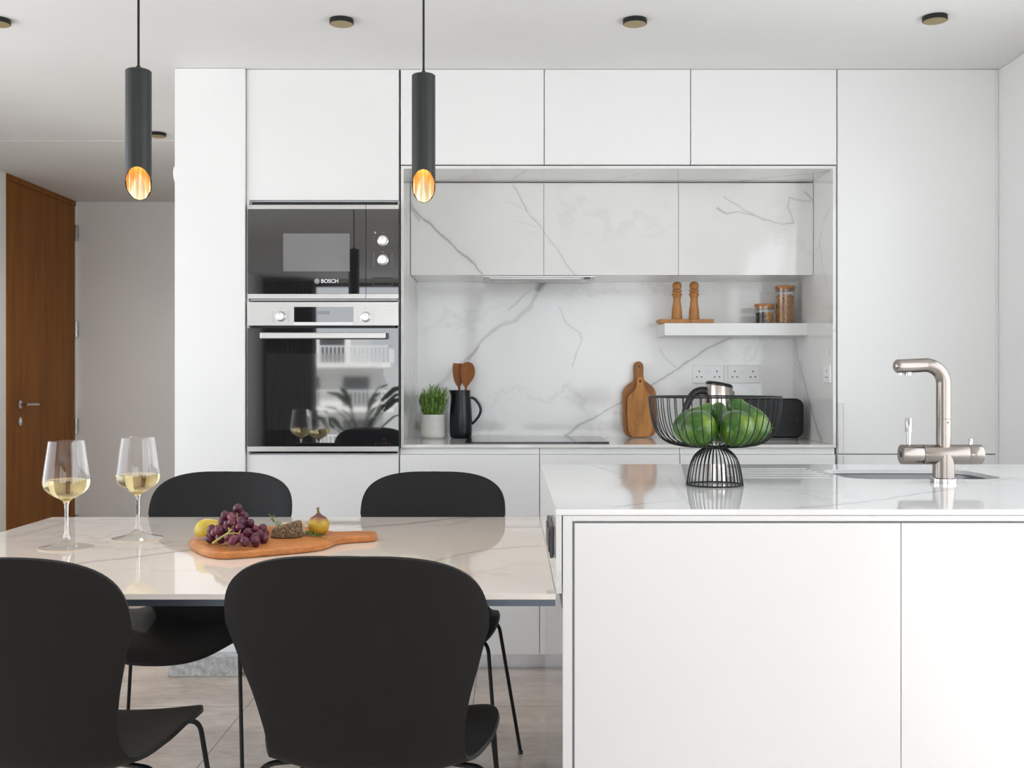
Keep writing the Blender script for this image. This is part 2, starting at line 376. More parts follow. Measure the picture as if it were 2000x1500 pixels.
def rrect(x0, x1, y0, y1, r, n=6):
    return arc(x1-r, y0+r, r, -90, 0, n)+arc(x1-r, y1-r, r, 0, 90, n)+arc(x0+r, y1-r, r, 90, 180, n)+arc(x0+r, y0+r, r, 180, 270, n)
def smooth_loop(pts, it=2):
    for _ in range(it):
        q = []
        for i in range(len(pts)):
            a = pts[i]; b = pts[(i+1) % len(pts)]
            q += [(a[0]*.75+b[0]*.25, a[1]*.75+b[1]*.25), (a[0]*.25+b[0]*.75, a[1]*.25+b[1]*.75)]
        pts = q
    return pts
def smooth_path(pts, it=2):
    pts = [Vector(p) for p in pts]
    for _ in range(it):
        q = [pts[0]]
        for a, b in zip(pts[:-1], pts[1:]): q += [a*.75+b*.25, a*.25+b*.75]
        q.append(pts[-1]); pts = q
    return pts
XZ = Matrix(((1, 0, 0, 0), (0, 0, -1, 0), (0, 1, 0, 0), (0, 0, 0, 1)))   # local (x,y,h) -> (x,-h,y): faces the camera
def text_mesh(body, size, loc, name, material, parent, yplane, bold=0.0):
    cu = bpy.data.curves.new(name, 'FONT'); cu.body = body; cu.size = size; cu.extrude = 0.0003; cu.offset = bold
    cu.align_x = 'LEFT'; cu.align_y = 'CENTER'
    t = bpy.data.objects.new(name, cu); COL.objects.link(t)
    dg = bpy.context.evaluated_depsgraph_get(); me = bpy.data.meshes.new_from_object(t.evaluated_get(dg))
    bpy.data.objects.remove(t)
    org = ORG.get(parent.name, Vector())
    for v in me.vertices: v.co = Vector((v.co.x+loc[0], yplane-v.co.z, v.co.y+loc[1]))-org
    o = bpy.data.objects.new(name, me); COL.objects.link(o); me.materials.clear(); me.materials.append(material); o.parent = parent
    ORG[o.name] = org; return o

# ================================================================== THE ROOM
ZC = 2.362; XL = -2.98; XR = 1.91; YB = 7.31; YR = -4.5
PX0, PX1, PY = -1.322, -1.046, 4.187       # pier beside the tall units
struct('floor', MB().box(XL-.1, XR+.1, YR-.1, YB+.1, -.1, 0), floor_material())
struct('ceiling', MB().box(XL-.1, XR+.1, YR-.1, YB+.1, ZC, ZC+.1), ceil_m)
struct('trim_1', MB().box(XL, PX0, 5.448, 5.455, ZC-.0025, ZC-.0002), paint('joint_white', (.8, .8, .79)))
DY0, DY1 = 6.30, 7.285
def frame_x(name, x, y0, y1, z0, z1, bars):
    m = MB().box(x-.02, x+.02, y0, y1, z0, z0+.05).box(x-.02, x+.02, y0, y1, z1-.05, z1)
    for b in [y0+.025]+bars+[y1-.025]: m.box(x-.02, x+.02, b-.025, b+.025, z0+.05, z1-.05)
    return struct(name, m, mat('added_window_frame', (.7, .7, .7), .5))
frame_x('added_window_left', XL-.05, LW0, LW1, .1, 2.25, [2.1]); frame_x('added_window_right', XR+.05, RW0, RW1, .1, 2.25, [1.4])  # made-up side windows, unseen, letting in extra daylight as fill
struct('wall_left', MB().box(XL-.1, XL, YR, LW0, 0, ZC-.001).box(XL-.1, XL, LW1, DY0-.004, 0, ZC-.001).box(XL-.1, XL, LW0, LW1, 0, .1).box(XL-.1, XL, LW0, LW1, 2.25, ZC-.001).box(XL-.1, XL, DY1+.004, YB, 0, ZC-.001), hall_m)
struct('wall_back', MB().box(XL-.1, PX0, YB, YB+.1, 0, ZC-.001), hall_m)
struct('wall_partition', MB().box(PX0, PX1, PY, YB, 0, ZC-.001), wall_m, bevel=.002)
struct('wall_kitchen', MB().box(PX1+.001, XR, 4.86, 4.96, 0, ZC-.001), wall_m)
struct('wall_right', MB().box(XR, XR+.1, YR, RW0, 0, ZC-.001).box(XR, XR+.1, RW1, 4.96, 0, ZC-.001).box(XR, XR+.1, RW0, RW1, 0, .1).box(XR, XR+.1, RW0, RW1, 2.25, ZC-.001), wall_m)
struct('baseboard_partition', MB().box(PX0-.003, PX1-.001, 4.115, 4.1865, 0.0005, .078), terrazzo(), bevel=.0015)
struct('baseboard_back', MB().box(XL+.001, PX0-.02, YB-.014, YB-.0005, 0.0005, .078), terrazzo())
struct('baseboard_kitchen', MB().box(PX1+.002, 1.896, 4.245, 4.262, 0.004, .0625).box(PX1+.002, 1.896, 4.25, 4.262, 0, .004), plinth_m)
# rear wall with the glazed balcony opening behind the camera
WX0, WX1, WZ = -2.42, 1.88, 2.32
struct('wall_rear', MB().box(XL, WX0, YR-.1, YR, 0, ZC-.001).box(WX1, XR, YR-.1, YR, 0, ZC-.001).box(WX0, WX1, YR-.1, YR, WZ, ZC-.001), wall_m)
alu = mat('window_aluminium', (0.10, 0.10, 0.105), 0.4, 0.5)
mb = MB().box(WX0, WX1, YR-.08, YR-.02, WZ-.05, WZ-.001).box(WX0, WX1, YR-.08, YR-.02, .001, .04)
for a, b in ((WX0, WX0+.05), (-1.36, -1.16), (-.62, -.48), (WX1-.05, WX1)): mb.box(a, b, YR-.08, YR-.02, .04, WZ-.05)
struct('window_1', mb, alu)
# hall door
do = bpy.data.objects.new('door_1', None); COL.objects.link(do); do.location = (XL, (DY0+DY1)/2, 0); do['kind'] = 'structure'; ORG['door_1'] = Vector(do.location)
MB().box(XL-.05, XL+.004, DY0+.022, DY1-.006, .004, ZC-.038).build('door_leaf', door_wood, do, bevel=.002)
MB().box(XL-.06, XL+.008, DY0-.002, DY0+.020, 0, ZC-.002).box(XL-.06, XL+.008, DY0+.02, DY1, ZC-.036, ZC-.002).build('door_frame', door_wood, do, bevel=.002)
for py in (456, 643, 832, 1020):
    z = Z(py, 7.29); h = MB()
    for k in range(3): h.lathe([(.010, -.017), (.010, .017)], (XL+.014, DY1-.004, z-.036+.036*k), 14)
    h.box(XL+.003, XL+.012, DY1-.02, DY1+.014, z-.052, z+.052)
    h.build('hinge', chrome, do, smooth=40)
hy = 6.455; hz = Z(790, 6.48)
MY = Matrix.Rotation(R(90), 4, 'Y')
MB().lathe([(.026, 0), (.026, .008), (.022, .010)], (XL+.004, hy, hz), 24, MY).lathe([(.009, .008), (.009, .05)], (XL+.004, hy, hz), 14, MY)\
    .tube([(XL+.05, hy-.008, hz), (XL+.055, hy+.06, hz), (XL+.054, hy+.15, hz-.002)], .008, 12).build('lever_handle', chrome, do, smooth=40)
MB().lathe([(.026, 0), (.026, .008), (.022, .010)], (XL+.004, hy, Z(823, 6.46)), 24, MY).box(XL+.012, XL+.018, hy-.004, hy+.004, Z(823, 6.46)-.012, Z(823, 6.46)+.012).build('key_rosette', chrome, do, smooth=40)
# small round fitting on the side of the partition
sd = MB().lathe([(.040, 0), (.040, .012), (.034, .018)], (PX0-.0005, 4.26, Z(340, 4.25)), 28, Matrix.Rotation(R(-90), 4, 'Y')).build('wall_sensor', white_plastic, smooth=40)
tag(sd, 'small round white fitting on the side edge of the white wall by the hall', 'wall fitting')
# outdoors, seen mirrored in the oven
struct('ground', MB().box(-90, 90, -90, 90, -6.2, -6.0), mat('outside_ground', (.58, .59, .59), .9))
bw = paint('render_white', (.78, .77, .74), .8); 
bd = thing('apartment_building', 'white apartment block with stepped balconies outside, mirrored in the oven door', 'building', (-14, -64, -6))
railm = mat('railing_white', (.75, .75, .75), .5)
MB().box(-34, -8.6, -76, -62.5, -6, 2.1).build('wall', bw, bd)
MB().box(-34, -11.1, -76, -65, 2.3, 4.4).build('penthouse', bw, bd)
for z, x1 in ((2.3, -7.8), (-.55, -7.6), (-3.4, -7.0)):
    MB().box(-34, x1, -62.4, -60, z-.30, z).build('balcony_slab', bw, bd)
    rb = MB(); rb.box(-34, x1, -60.1, -60.0, z+1.02, z+1.1)
    k = -24.0
    while k < x1: rb.box(k, k+.07, -60.09, -60.02, z, z+1.02); k += .26
    rb.box(x1-.08, x1, -62.4, -60, z+1.02, z+1.1)
    for q in range(9): rb.box(x1-.08, x1-.02, -62.4+.27*q, -62.33+.27*q, z, z+1.02)
    rb.build('railing', railm, bd)
for z, y, xs in ((2.35, -64.9, (-13.2,)), (-.5, -62.4, (-11.2, -14.5)), (-3.35, -62.4, (-11.2, -14.5))):
    for x in xs: MB().box(x, x+1.7, y-.05, y+.03, z, z+1.9).build('window', glass_win, bd)

# ================================================================== KITCHEN UNITS
YF = 4.2
def zf(py): return Z(py, YF)
def xf(px): return X(px, YF)
def carcass(mb, x0, x1, y0, y1, z0, z1, t=.018, shelves=()):
    mb.box(x0, x0+t, y0, y1, z0, z1).box(x1-t, x1, y0, y1, z0, z1).box(x0+t, x1-t, y0, y1, z0, z0+t).box(x0+t, x1-t, y0, y1, z1-t, z1).box(x0+t, x1-t, y1-.008, y1, z0+t, z1-t)
    for s in shelves: mb.box(x0+t, x1-t, y0, y1-.01, s-t/2, s+t/2)
    return mb
TX0, TX1 = xf(486), xf(779.3)
ov = thing('tall_oven_cabinet', 'tall white cabinet housing the microwave and the oven', 'cabinet', ((TX0+TX1)/2, 4.5, .0635))
z_m0, z_m1, z_o0 = zf(583.5), zf(397), zf(883.5)
z_mid = (zf(583.5)+zf(588))/2
c = MB()
c.box(PX1+.002, TX0+.002, YF+.001, 4.22, .0635, 2.3606).box(TX0-.004, TX0+.006, 4.22, 4.85, .0635, 2.3606).box(TX1-.008, TX1, YF+.021, 4.85, .0635, 2.3606)
c.box(TX0+.006, TX1-.008, YF+.021, 4.85, .0635, .0815).box(TX0+.006, TX1-.008, YF+.021, 4.85, zf(886)-.016, zf(886)).box(TX0+.006, TX1-.008, YF+.003, 4.85, z_mid-.0035, z_mid+.0035)
c.box(TX0+.006, TX1-.008, YF+.021, 4.85, zf(393), zf(393)+.016).box(TX0+.006, TX1-.008, YF+.021, 4.85, 2.34, 2.3606).box(TX0+.006, TX1-.008, 4.84, 4.85, .0815, 2.34)
c.build('carcass', white, ov, bevel=.001)
MB().box(TX0-.003, TX1-.001, YF, YF+.019, zf(391), 2.3605).build('door', white, ov, bevel=.0015)
MB().box(PX1+.004, TX1-.001, YF-.0005, YF+.0005+.0, .0645, zf(888)).box(PX1+.004, TX1-.001, YF, YF+.0009, .0645, zf(888)).build('drawer', white, ov)
# three upper cabinets with white doors
ub = [xf(782), xf(1063), xf(1349), xf(1634.5)]
ulab = ['white upper cabinet door next to the tall oven cabinet', 'middle white upper cabinet above the marble fronts', 'white upper cabinet next to the tall right-hand cabinet']
for i in range(3):
    t = thing('upper_cabinet', ulab[i], 'cabinet', ((ub[i]+ub[i+1])/2, 4.5, 1.988), 'white upper cabinets in the top row')
    carcass(MB(), ub[i]+.0006, ub[i+1]-.0006, YF+.021, 4.85, 1.989, 2.3606).build('carcass', carcass_m, t)
    MB().box(ub[i]+.0014, ub[i+1]-.0014, YF, YF+.019, zf(321.5), 2.3605).build('door', white, t, bevel=.0015)
# niche lining
NX0, NX1, NZ = xf(783), xf(1633), zf(324)
nl = thing('niche_lining', 'marble frame lining the recess between worktop and upper cabinets', 'marble lining', (.4, 4.5, ZW))
MB().box(NX0, NX0+.011, YF, 4.8, ZW+.0005, NZ).build('side_panel', side_m, nl)
MB().box(1.258, NX1, YF, 4.8, ZW+.0005, NZ).build('side_panel', side_m, nl)
MB().box(NX0+.011, 1.258, YF, 4.8, NZ-.011, NZ).build('top_panel', top_m, nl)
NI0 = NX0+.011
tag(MB().box(NX0, NX1, 4.8005, 4.812, ZW-.2, NZ).build('splashback', splash_m), 'white marble splashback with grey veins behind the hob', 'splashback')
# three marble-fronted wall cupboards
YC = 4.473
mbx = [NI0+.001, X(1062, YC), X(1325, YC), 1.257]
ml = ['marble-fronted wall cupboard on the left, behind the hanging pendant', 'middle marble-fronted wall cupboard above the hob', 'marble-fronted wall cupboard above the floating shelf']
ZM0, ZM1 = Z(537, YC), NZ-.0125
for i in range(3):
    t = thing('wall_cupboard', ml[i], 'cabinet', ((mbx[i]+mbx[i+1])/2, 4.6, ZM0), 'marble-fronted wall cupboards')
    carcass(MB(), mbx[i]+.0004, mbx[i+1]-.0004, YC+.0135, 4.799, ZM0+.001, ZM1-.001, .012).build('carcass', top_m, t)
    MB().box(mbx[i]+.001, mbx[i+1]-.001, YC, YC+.012, ZM0, ZM1-.006).build('door', doorm_m, t)
hd = thing('cooker_hood', 'slim steel extractor hood set under the middle wall cupboard', 'extractor hood', (.11, 4.6, ZM0-.008))
hx0, hx1 = X(943, 4.53), X(1162, 4.53)
MB().box(hx0, hx1, 4.50, 4.77, ZM0-.007, ZM0).build('housing', steel, hd, bevel=.001)
MB().box(hx0+.03, hx1-.06, 4.515, 4.60, ZM0-.013, ZM0-.007).build('filter', brushed('hood_filter', (.5, .5, .49), .35), hd)
MB().box(hx1-.045, hx1-.02, 4.515, 4.56, ZM0-.011, ZM0-.007).build('switch', black_plastic, hd)
for q in (hx0+.03, hx1-.12): MB().box(q, q+.09, 4.63, 4.70, ZM0-.010, ZM0-.007).build('lamp_cover', white_plastic, hd)
# base cabinets
bx = [xf(780.6), xf(1054), xf(1328), xf(1632)]
bl = ['white base cabinet behind the chair nearest the island', 'middle white base cabinet seen over the island top', 'white base cabinet beside the tall right-hand cabinet']
for i in range(3):
    t = thing('base_cabinet', bl[i], 'cabinet', ((bx[i]+bx[i+1])/2, 4.5, .0635), 'white base cabinets under the worktop')
    carcass(MB(), bx[i]+.0006, bx[i+1]-.0006, YF+.021, 4.79, .0635, .874, .018).build('carcass', white, t)
    MB().box(bx[i]+.0012, bx[i+1]-.0012, YF, YF+.019, .0645, zf(888)).build('door', white, t, bevel=.0012)
    MB().box(bx[i]+.0012, bx[i+1]-.0012, YF+.012, YF+.020, zf(888)+.001, .874).build('grip_channel', white, t)
tag(MB().box(NX0, NX1, YF-.002, 4.8, ZW-.0125, ZW).build('worktop', worktop_m, bevel=.0008), 'thin pale marble worktop along the back wall', 'worktop')
tag(MB().box(X(908, 4.29), X(1190, 4.29), 4.287, 4.745, ZW+.0005, ZW+.0055).build('hob', hob_m, bevel=.001), 'flat black glass hob set on the back worktop', 'hob')
# tall cabinet on the right
rx0, rx1 = xf(1635.5), xf(1945)
t = thing('tall_cabinet', 'tall white cabinet against the right wall behind the tap', 'cabinet', ((rx0+rx1)/2, 4.5, .0635))
carcass(MB(), rx0, rx1, YF+.021, 4.85, .0635, 2.357, .018, (.85,)).box(rx1, XR-.001, YF+.004, YF+.03, .0635, 2.3606).build('carcass', white, t)
MB().box(rx0+.001, rx1-.001, YF, YF+.019, zf(886.3), 2.3605).build('door', white, t, bevel=.0015)
MB().box(rx0+.001, rx1-.001, YF, YF+.019, .0645, zf(888.2)).build('door', white, t, bevel=.0015)
hw = MB()
for za, zb in ((zf(885), zf(787)), (zf(952), zf(890))):
    hw.box(rx0+.002, rx0+.004, YF-.009, YF-.0002, za, zb).box(rx0+.024, rx0+.0255, YF-.003, YF-.0002, za, zb).box(rx0+.002, rx0+.0255, YF-.004, YF-.0002, zb-.0015, zb)
hw.build('edge_handle', white, t)

# ================================================================== APPLIANCES
YA = 4.182
mw = thing('microwave', 'black glass built-in microwave with two silver dials, above the oven', 'microwave', ((TX0+TX1)/2, 4.3, z_m0))
mx0, mx1 = xf(486), xf(779.2); msp = xf(716)
def za(py): return Z(py, YA)
def xa(px): return X(px, YA)
MB().box(TX0+.012, TX1-.014, YF+.002, 4.60, z_mid+.006, zf(397)).build('body', gap_m, mw)
zt0, zt1, zb0, zb1 = za(400), za(408.5), za(574), za(583.3)
for q0, q1 in ((zt1, zt0), (zb1, zb0)): MB().box(mx0, msp-.001, YA, YF-.001, q0, q1).build('door_trim', steel, mw, bevel=.0008)
for q0, q1 in ((zt1, zt0), (zb1, zb0)): MB().box(msp+.001, mx1, YA, YF-.001, q0, q1).build('panel_trim', steel, mw, bevel=.0008)
dg_ = MB().box(mx0, msp-.001, YA+.001, YF-.001, zb0+.0005, zt1-.0005).build('door_glass', glass_black, mw)
MB().box(xa(553), xa(683), YA+.0004, YA+.001, za(530), za(456)).build('viewing_window', mat('mesh_window', (.16, .16, .16), .12, IOR=2.0), dg_)
cp = MB().box(msp+.001, mx1, YA+.001, YF-.001, zb0+.0005, zt1-.0005).build('control_panel', glass_black, mw)
MF = Matrix.Rotation(R(90), 4, 'X')      # lathe axis towards the camera
def dial(px, py, r, par, y, name='dial'):
    c0 = (X(px, y), y, Z(py, y))
    o = MB().lathe([(r*.80, 0), (r*.80, .016), (r*.72, .018), (.0005, .018)], c0, 32, MF).build(name, knob_m, par, smooth=40)
    MB().lathe([(r, 0), (r, .004), (r*.9, .0055), (r*.82, .0055), (r*.82, 0)], c0, 32, MF).build('ring', chrome, o, smooth=40)
    MB().box(c0[0]-.0006, c0[0]+.0006, y-.0188, y-.0178, c0[2]+r*.25, c0[2]+r*.7).build('pointer', ink, o)
    return o
dial(748, 470, .0215, mw, YA+.001); dial(748, 507.5, .0215, mw, YA+.001)
mk = MB(); random.seed(4)
for cy in (470, 507.5):
    for k in range(11):
        if cy == 470 and k in (0, 10): continue
        for sgn in (-1, 1):
            xx = xa(748)+sgn*(.034+random.random()*.002); zz = za(cy)-.026+.0052*k
            if cy == 470 and k % 2: continue
            mk.box(xx-.003, xx+.003, YA+.0002, YA+.0009, zz-.0004, zz+.0004)
    mk.box(xa(748)-.006, xa(748)+.004, YA+.0002, YA+.0009, za(cy)+.030, za(cy)+.0315)
mk.box(xa(731), xa(734.5), YA+.0002, YA+.0009, za(456.5), za(452.5))
mk.build('dial_markings', mat('grey_print', (.35, .35, .35), .5), cp)
bt = MB(); o_, i_ = rrect(xa(728), xa(767), za(559), za(542), .003), rrect(xa(730), xa(765), za(557), za(544), .002)
bt.add([(a, YA-.0005, b) for a, b in o_]+[(a, YA-.0005, b) for a, b in i_]+[(a, YA+.001, b) for a, b in o_],
       [(k, (k+1) % len(o_), len(o_)+(k+1) % len(o_), len(o_)+k) for k in range(len(o_))]+[(k, (k+1) % len(o_), 2*len(o_)+(k+1) % len(o_), 2*len(o_)+k) for k in range(len(o_))])
bt.build('door_button', mat('button_edge', (.03, .03, .035), .5), mw)
def bosch(par, cx, cz, h, y):
    lg = MB(); r = h*.62
    lg.lathe([(r*.86, 0), (r, 0), (r, .0006), (r*.86, .0006)], (cx, y, cz), 28, MF, closed=True)
    lg.box(cx-r*.62, cx+r*.62, y-.0006, y, cz-r*.10, cz+r*.10).box(cx-r*.42, cx-r*.24, y-.0006, y, cz-r*.68, cz+r*.68).box(cx+r*.24, cx+r*.42, y-.0006, y, cz-r*.68, cz+r*.68)
    o = lg.build('emblem', pale_ink, par)
    text_mesh('BOSCH', h*1.35, (cx+r*1.6, cz), 'lettering', pale_ink, par, y-.0003, bold=h*.025)
bosch(dg_, xa(619), za(549.3), .0155, YA+.0006)

oven = thing('oven', 'steel and black glass built-in oven under the microwave', 'oven', ((TX0+TX1)/2, 4.3, z_o0))
MB().box(TX0+.012, TX1-.014, YF+.002, 4.75, za(882), za(590)).build('body', gap_m, oven)
MB().box(mx0-.002, mx1, YA, YF-.001, za(636), za(589.5)).build('control_panel', steel, oven, bevel=.001)
dp = MB().box(xa(574.5), xa(690), YA-.002, YA, za(629), za(599.5)).build('display', glass_black, oven)
MB().box(xa(574.5), xa(690), YA-.002, YA, za(635.2), za(629.3)).build('button_strip', white_plastic, oven)
MB().box(xa(620), xa(644), YA-.0024, YA-.0020, za(614), za(607)).build('clock_window', mat('lcd', (.25, .26, .28), .2), dp)
dial(548.5, 618, .020, oven, YA); dial(714.3, 619, .020, oven, YA)
mk = MB()
for cx_, n_ in ((548.5, 9), (714.3, 5)):
    for k in range(n_):
        for sgn in (-1, 1):
            xx = xa(cx_)+sgn*.031; zz = za(618)-.02+.040*k/(n_-1); mk.box(xx-.0025, xx+.0025, YA-.0005, YA, zz-.0006, zz+.0006)
    mk.box(xa(cx_)-.004, xa(cx_)+.004, YA-.0005, YA, za(602.5), za(601.5))
mk.build('dial_markings', mat('soft_print', (.25, .25, .25), .6), oven)
od = MB().box(mx0-.001, mx1, YA+.001, YF-.001, za(871.5), za(641)).build('door_glass', glass_black, oven)
MB().box(xa(520), xa(745), YA+.0004, YA+.0009, za(840), za(690)).build('viewing_window', glass_win, od)
MB().box(mx0-.001, mx1, YA, YF-.001, za(882), za(872)).build('bottom_trim', steel, oven, bevel=.001)
hn = MB().box(X(508, 4.15), X(754, 4.15), 4.142, 4.156, Z(661.5, 4.15), Z(649.5, 4.15)).build('door_handle', steel, oven, bevel=.003)
for q0, q1, q2 in ((512, 521, 4.1565), (741, 757, 4.150)): MB().box(X(q0, 4.16), X(q1, 4.16), q2, YA+.001, Z(661, 4.15), Z(650, 4.15)).build('handle_bracket', black_plastic, hn)

# ================================================================== ISLAND
IY0, IY1, IX0, IX1 = 2.108, 3.25, .0855, 1.72
SX0, SX1, SY0, SY1 = .870, 1.280, 2.756, 3.055
def slab_with_hole(outer, inner, z0, z1):
    bm = bmesh.new(); es = []
    for lp in (outer, inner):
        vs = [bm.verts.new((a, b, z1)) for a, b in lp]
        es += [bm.edges.new((vs[i], vs[(i+1) % len(vs)])) for i in range(len(vs))]
    bmesh.ops.triangle_fill(bm, edges=es, use_beauty=True)
    # drop anything inside the hole
    cx = sum(p[0] for p in inner)/len(inner); cy = sum(p[1] for p in inner)/len(inner)
    ret = bmesh.ops.extrude_face_region(bm, geom=bm.faces[:])
    for v in [g for g in ret['geom'] if isinstance(g, bmesh.types.BMVert)]: v.co.z = z0
    bmesh.ops.recalc_face_normals(bm, faces=bm.faces)
    mb = MB(); bm.verts.ensure_lookup_table(); mb.add([v.co.copy() for v in bm.verts], [tuple(v.index for v in f.verts) for f in bm.faces]); bm.free(); return mb
it = thing('island_worktop', 'glossy marble island top wrapping down one side to the table', 'worktop', (.9, 2.7, ZI))
o = slab_with_hole([(IX0, IY0), (IX1, IY0), (IX1, IY1), (IX0, IY1)], rrect(SX0, SX1, SY0, SY1, .07, 8), ZI-.0115, ZI)
o.build('top_slab', island_m, it)
MB().box(IX0, IX0+.0115, IY0, IY1, ZT+.001, ZI-.012).build('side_slab', side_m, it)
gr = MB()
for k in range(6):
    yy = 2.79+.058*k; gr.box(.56+.02*abs(k-2.5)*.4, .845, yy, yy+.0032, ZI+.0001, ZI+.0008)
gr.build('drainer_groove', mat('groove_satin', (.80, .79, .77), .5), it)
ic = thing('island_cabinet', 'large white island cabinet with flush inset doors', 'cabinet', (.9, 2.7, .0))
jx0 = .0985
MB().box(jx0, jx0+.018, IY0+.003, IY1-.006, .02, ZT-.03).build('side_panel', island_side_m, ic)
c = MB()
c.box(jx0+.0005, .1175, IY0+.001, IY0+.030, .02, ZI-.0125).box(.1175, IX1-.01, IY0+.001, IY0+.030, Z(1018, IY0), ZI-.0125)
c.box(jx0+.0005, jx0+.018, IY0+.03, IY1-.006, ZT-.029, ZI-.0125).box(IX1-.028, IX1-.01, IY0+.03, IY1-.006, .02, ZI-.0125).box(jx0+.018, IX1-.028, IY1-.024, IY1-.006, .02, ZI-.0125).box(jx0+.018, IX1-.028, IY0+.04, IY1-.03, .02, .04)
c.box(.1175, IX1-.03, IY0+.0225, IY0+.030, .02, Z(1018, IY0))
c.build('carcass', white, ic, bevel=.001)
for a, b in ((X(1122, IY0), X(1760, IY0)), (X(1761.2, IY0), IX1-.03)):
    MB().box(a, b, IY0+.002, IY0+.022, .02, Z(1022, IY0)).build('door', white, ic, bevel=.0012)
MB().box(jx0+.03, IX1-.04, IY0+.06, IY1-.06, 0, .02).build('plinth', plinth_m, ic)
so_ = thing('power_socket', 'dark socket plate on the marble side of the island above the table', 'socket', (IX0, 2.33, .80))
MB().box(IX0-.008, IX0-.0005, 2.22, 2.41, .770, .836).build('plate', mat('socket_grey', (.06, .06, .065), .35, .5), so_, bevel=.002)
MB().box(IX0-.0105, IX0-.008, 2.235, 2.30, .78, .826).box(IX0-.0105, IX0-.008, 2.325, 2.395, .78, .826).build('outlet', black_plastic, so_, bevel=.001)
# sink
sk = thing('sink', 'undermounted stainless steel sink set in the island', 'sink', (1.075, 2.9, .68))
mb = MB(); rings = []
for (ins, z, r) in ((-.004, ZI-.0118, .074), (0.0, ZI-.014, .07), (.004, .70, .066), (.02, .682, .055), (.06, .678, .03)):
    rings.append([(a, b, z) for a, b in rrect(SX0+ins, SX1-ins, SY0+ins, SY1-ins, r, 8)])
n = len(rings[0]); v = [p for q in rings for p in q]
f = [(i*n+k, i*n+(k+1) % n, (i+1)*n+(k+1) % n, (i+1)*n+k) for i in range(len(rings)-1) for k in range(n)]+[tuple((len(rings)-1)*n+k for k in range(n))]
bo = mb.add(v, f).build('bowl', steel_sink, sk, smooth=50)
sm = bo.modifiers.new('solid', 'SOLIDIFY'); sm.thickness = .001; sm.offset = 1
MB().lathe([(.042, 0), (.042, .003), (.030, .004), (.0005, .002)], (1.075, 2.9, .679), 28).build('drain', chrome, sk, smooth=40)
# tap
tx, ty = 1.0755, 2.67; s_ = ty/F
tp = thing('kitchen_tap', 'brushed steel kitchen tap with angled spout on the island', 'tap', (tx, ty, ZI))
MB().lathe([(.0315, 0), (.0315, .010), (.029, .012), (.0262, .012)], (tx, ty, ZI+.0003), 40).build('base_ring', chrome, tp, smooth=40)
zb = Z(887.5, ty); rb_ = .0248
MB().lathe([(.0262, .011), (.0262, zb-ZI)], (tx, ty, ZI), 40).build('riser', steel_tap, tp, smooth=40)
MX = Matrix.Rotation(R(90), 4, 'Y')
xa0, xa1, xa2, xa3 = X(1759, ty), X(1801, ty), X(1888, ty), X(1916.5, ty)
MB().lathe([(rb_*.985, 0), (rb_, .0015), (rb_, xa2-xa1-.0015), (rb_*.985, xa2-xa1)], (xa1, ty, zb), 40, MX).build('valve_body', steel_tap, tp, smooth=40)
lc = MB().lathe([(.0005, 0), (rb_*.93, 0), (rb_, .002), (rb_, xa1-xa0-.002), (rb_*.96, xa1-xa0-.0008)], (xa0, ty, zb), 40, MX).build('lever_cap', steel_tap, tp, smooth=40)
MB().box(xa0-.0004, xa0+.0001, ty-.010, ty-.003, zb-.001, zb+.003).add([(xa0-.0006, ty-.009, zb-.007), (xa0-.0006, ty-.006, zb-.007), (xa0-.0006, ty+.0, zb+.007), (xa0-.0006, ty-.003, zb+.007)], [(0, 1, 2, 3)]).add([(xa0-.0006, ty-.002, zb-.007), (xa0-.0006, ty+.001, zb-.007), (xa0-.0006, ty+.007, zb+.007), (xa0-.0006, ty+.004, zb+.007)], [(0, 1, 2, 3)]).build('logo', ink, lc)
rc = MB().lathe([(rb_*.96, .0008), (rb_, .002), (rb_, xa3-xa2-.003), (rb_*.92, xa3-xa2), (.0005, xa3-xa2)], (xa2, ty, zb), 40, MX).build('filter_cap', steel_tap, tp, smooth=40)
MB().lathe([(.0028, 0), (.0028, .016), (.0022, .017)], (X(1893, ty), ty-.004, zb+rb_-.002), 14).lathe([(.0022, 0), (.0022, .016)], (X(1899, ty), ty+.004, zb+rb_-.002), 14).build('filter_lever', chrome, rc, smooth=40)
lx = X(1775, ty)
MB().lathe([(.0052, 0), (.0062, (868-843)*s_)], (lx, ty, zb+rb_-.001), 20).lathe([(.0086, (868-843)*s_), (.0086, (868-817)*s_), (.0076, (868-815.5)*s_)], (lx, ty, zb+rb_-.001), 24).build('lever', chrome, tp, smooth=40)
ru = .0174
zs = Z(713, ty); bend = .046
path = [(tx, ty, zb), (tx, ty, zs-bend)]
path += [(tx-bend+bend*math.cos(R(a)), ty, zs-bend+bend*math.sin(R(a))) for a in range(8, 86, 7)]
xe = X(1740, ty)+.013
path += [(tx-bend-.004, ty, zs-.0002), (xe+.02, ty-.012, zs-.0028), (xe, ty-.0165, zs-.003)]
rs = [ru]*(len(path)-1)+[ru*.985]
sp = MB().tube(path, rs, 36).sphere((xe, ty-.0165, zs-.003), ru*.985, Matrix.Scale(.75, 4, (1, 0, 0)), 24, 12).build('spout', steel_tap, tp, smooth=50)
MB().lathe([(.0055, 0), (.0055, .006)], (xe+.004, ty-.016, zs-ru-.0075), 16).lathe([(.009, 0), (.009, .008)], (xe+.026, ty-.012, zs-ru-.0085), 20).build('aerator', chrome, sp, smooth=40)
MB().lathe([(ru+.0001, -.0005), (ru+.0003, 0), (ru+.0001, .0005)], (tx, ty, Z(818, ty)), 36, capb=False, capt=False).build('joint_line', mat('joint_dark', (.2, .18, .16), .4, 1.0), sp)
MB().lathe([(.0016, 0), (.0016, .001)], (tx+.004, ty-ru*.97, Z(825, ty)), 12, MF).build('set_screw', ink, sp)

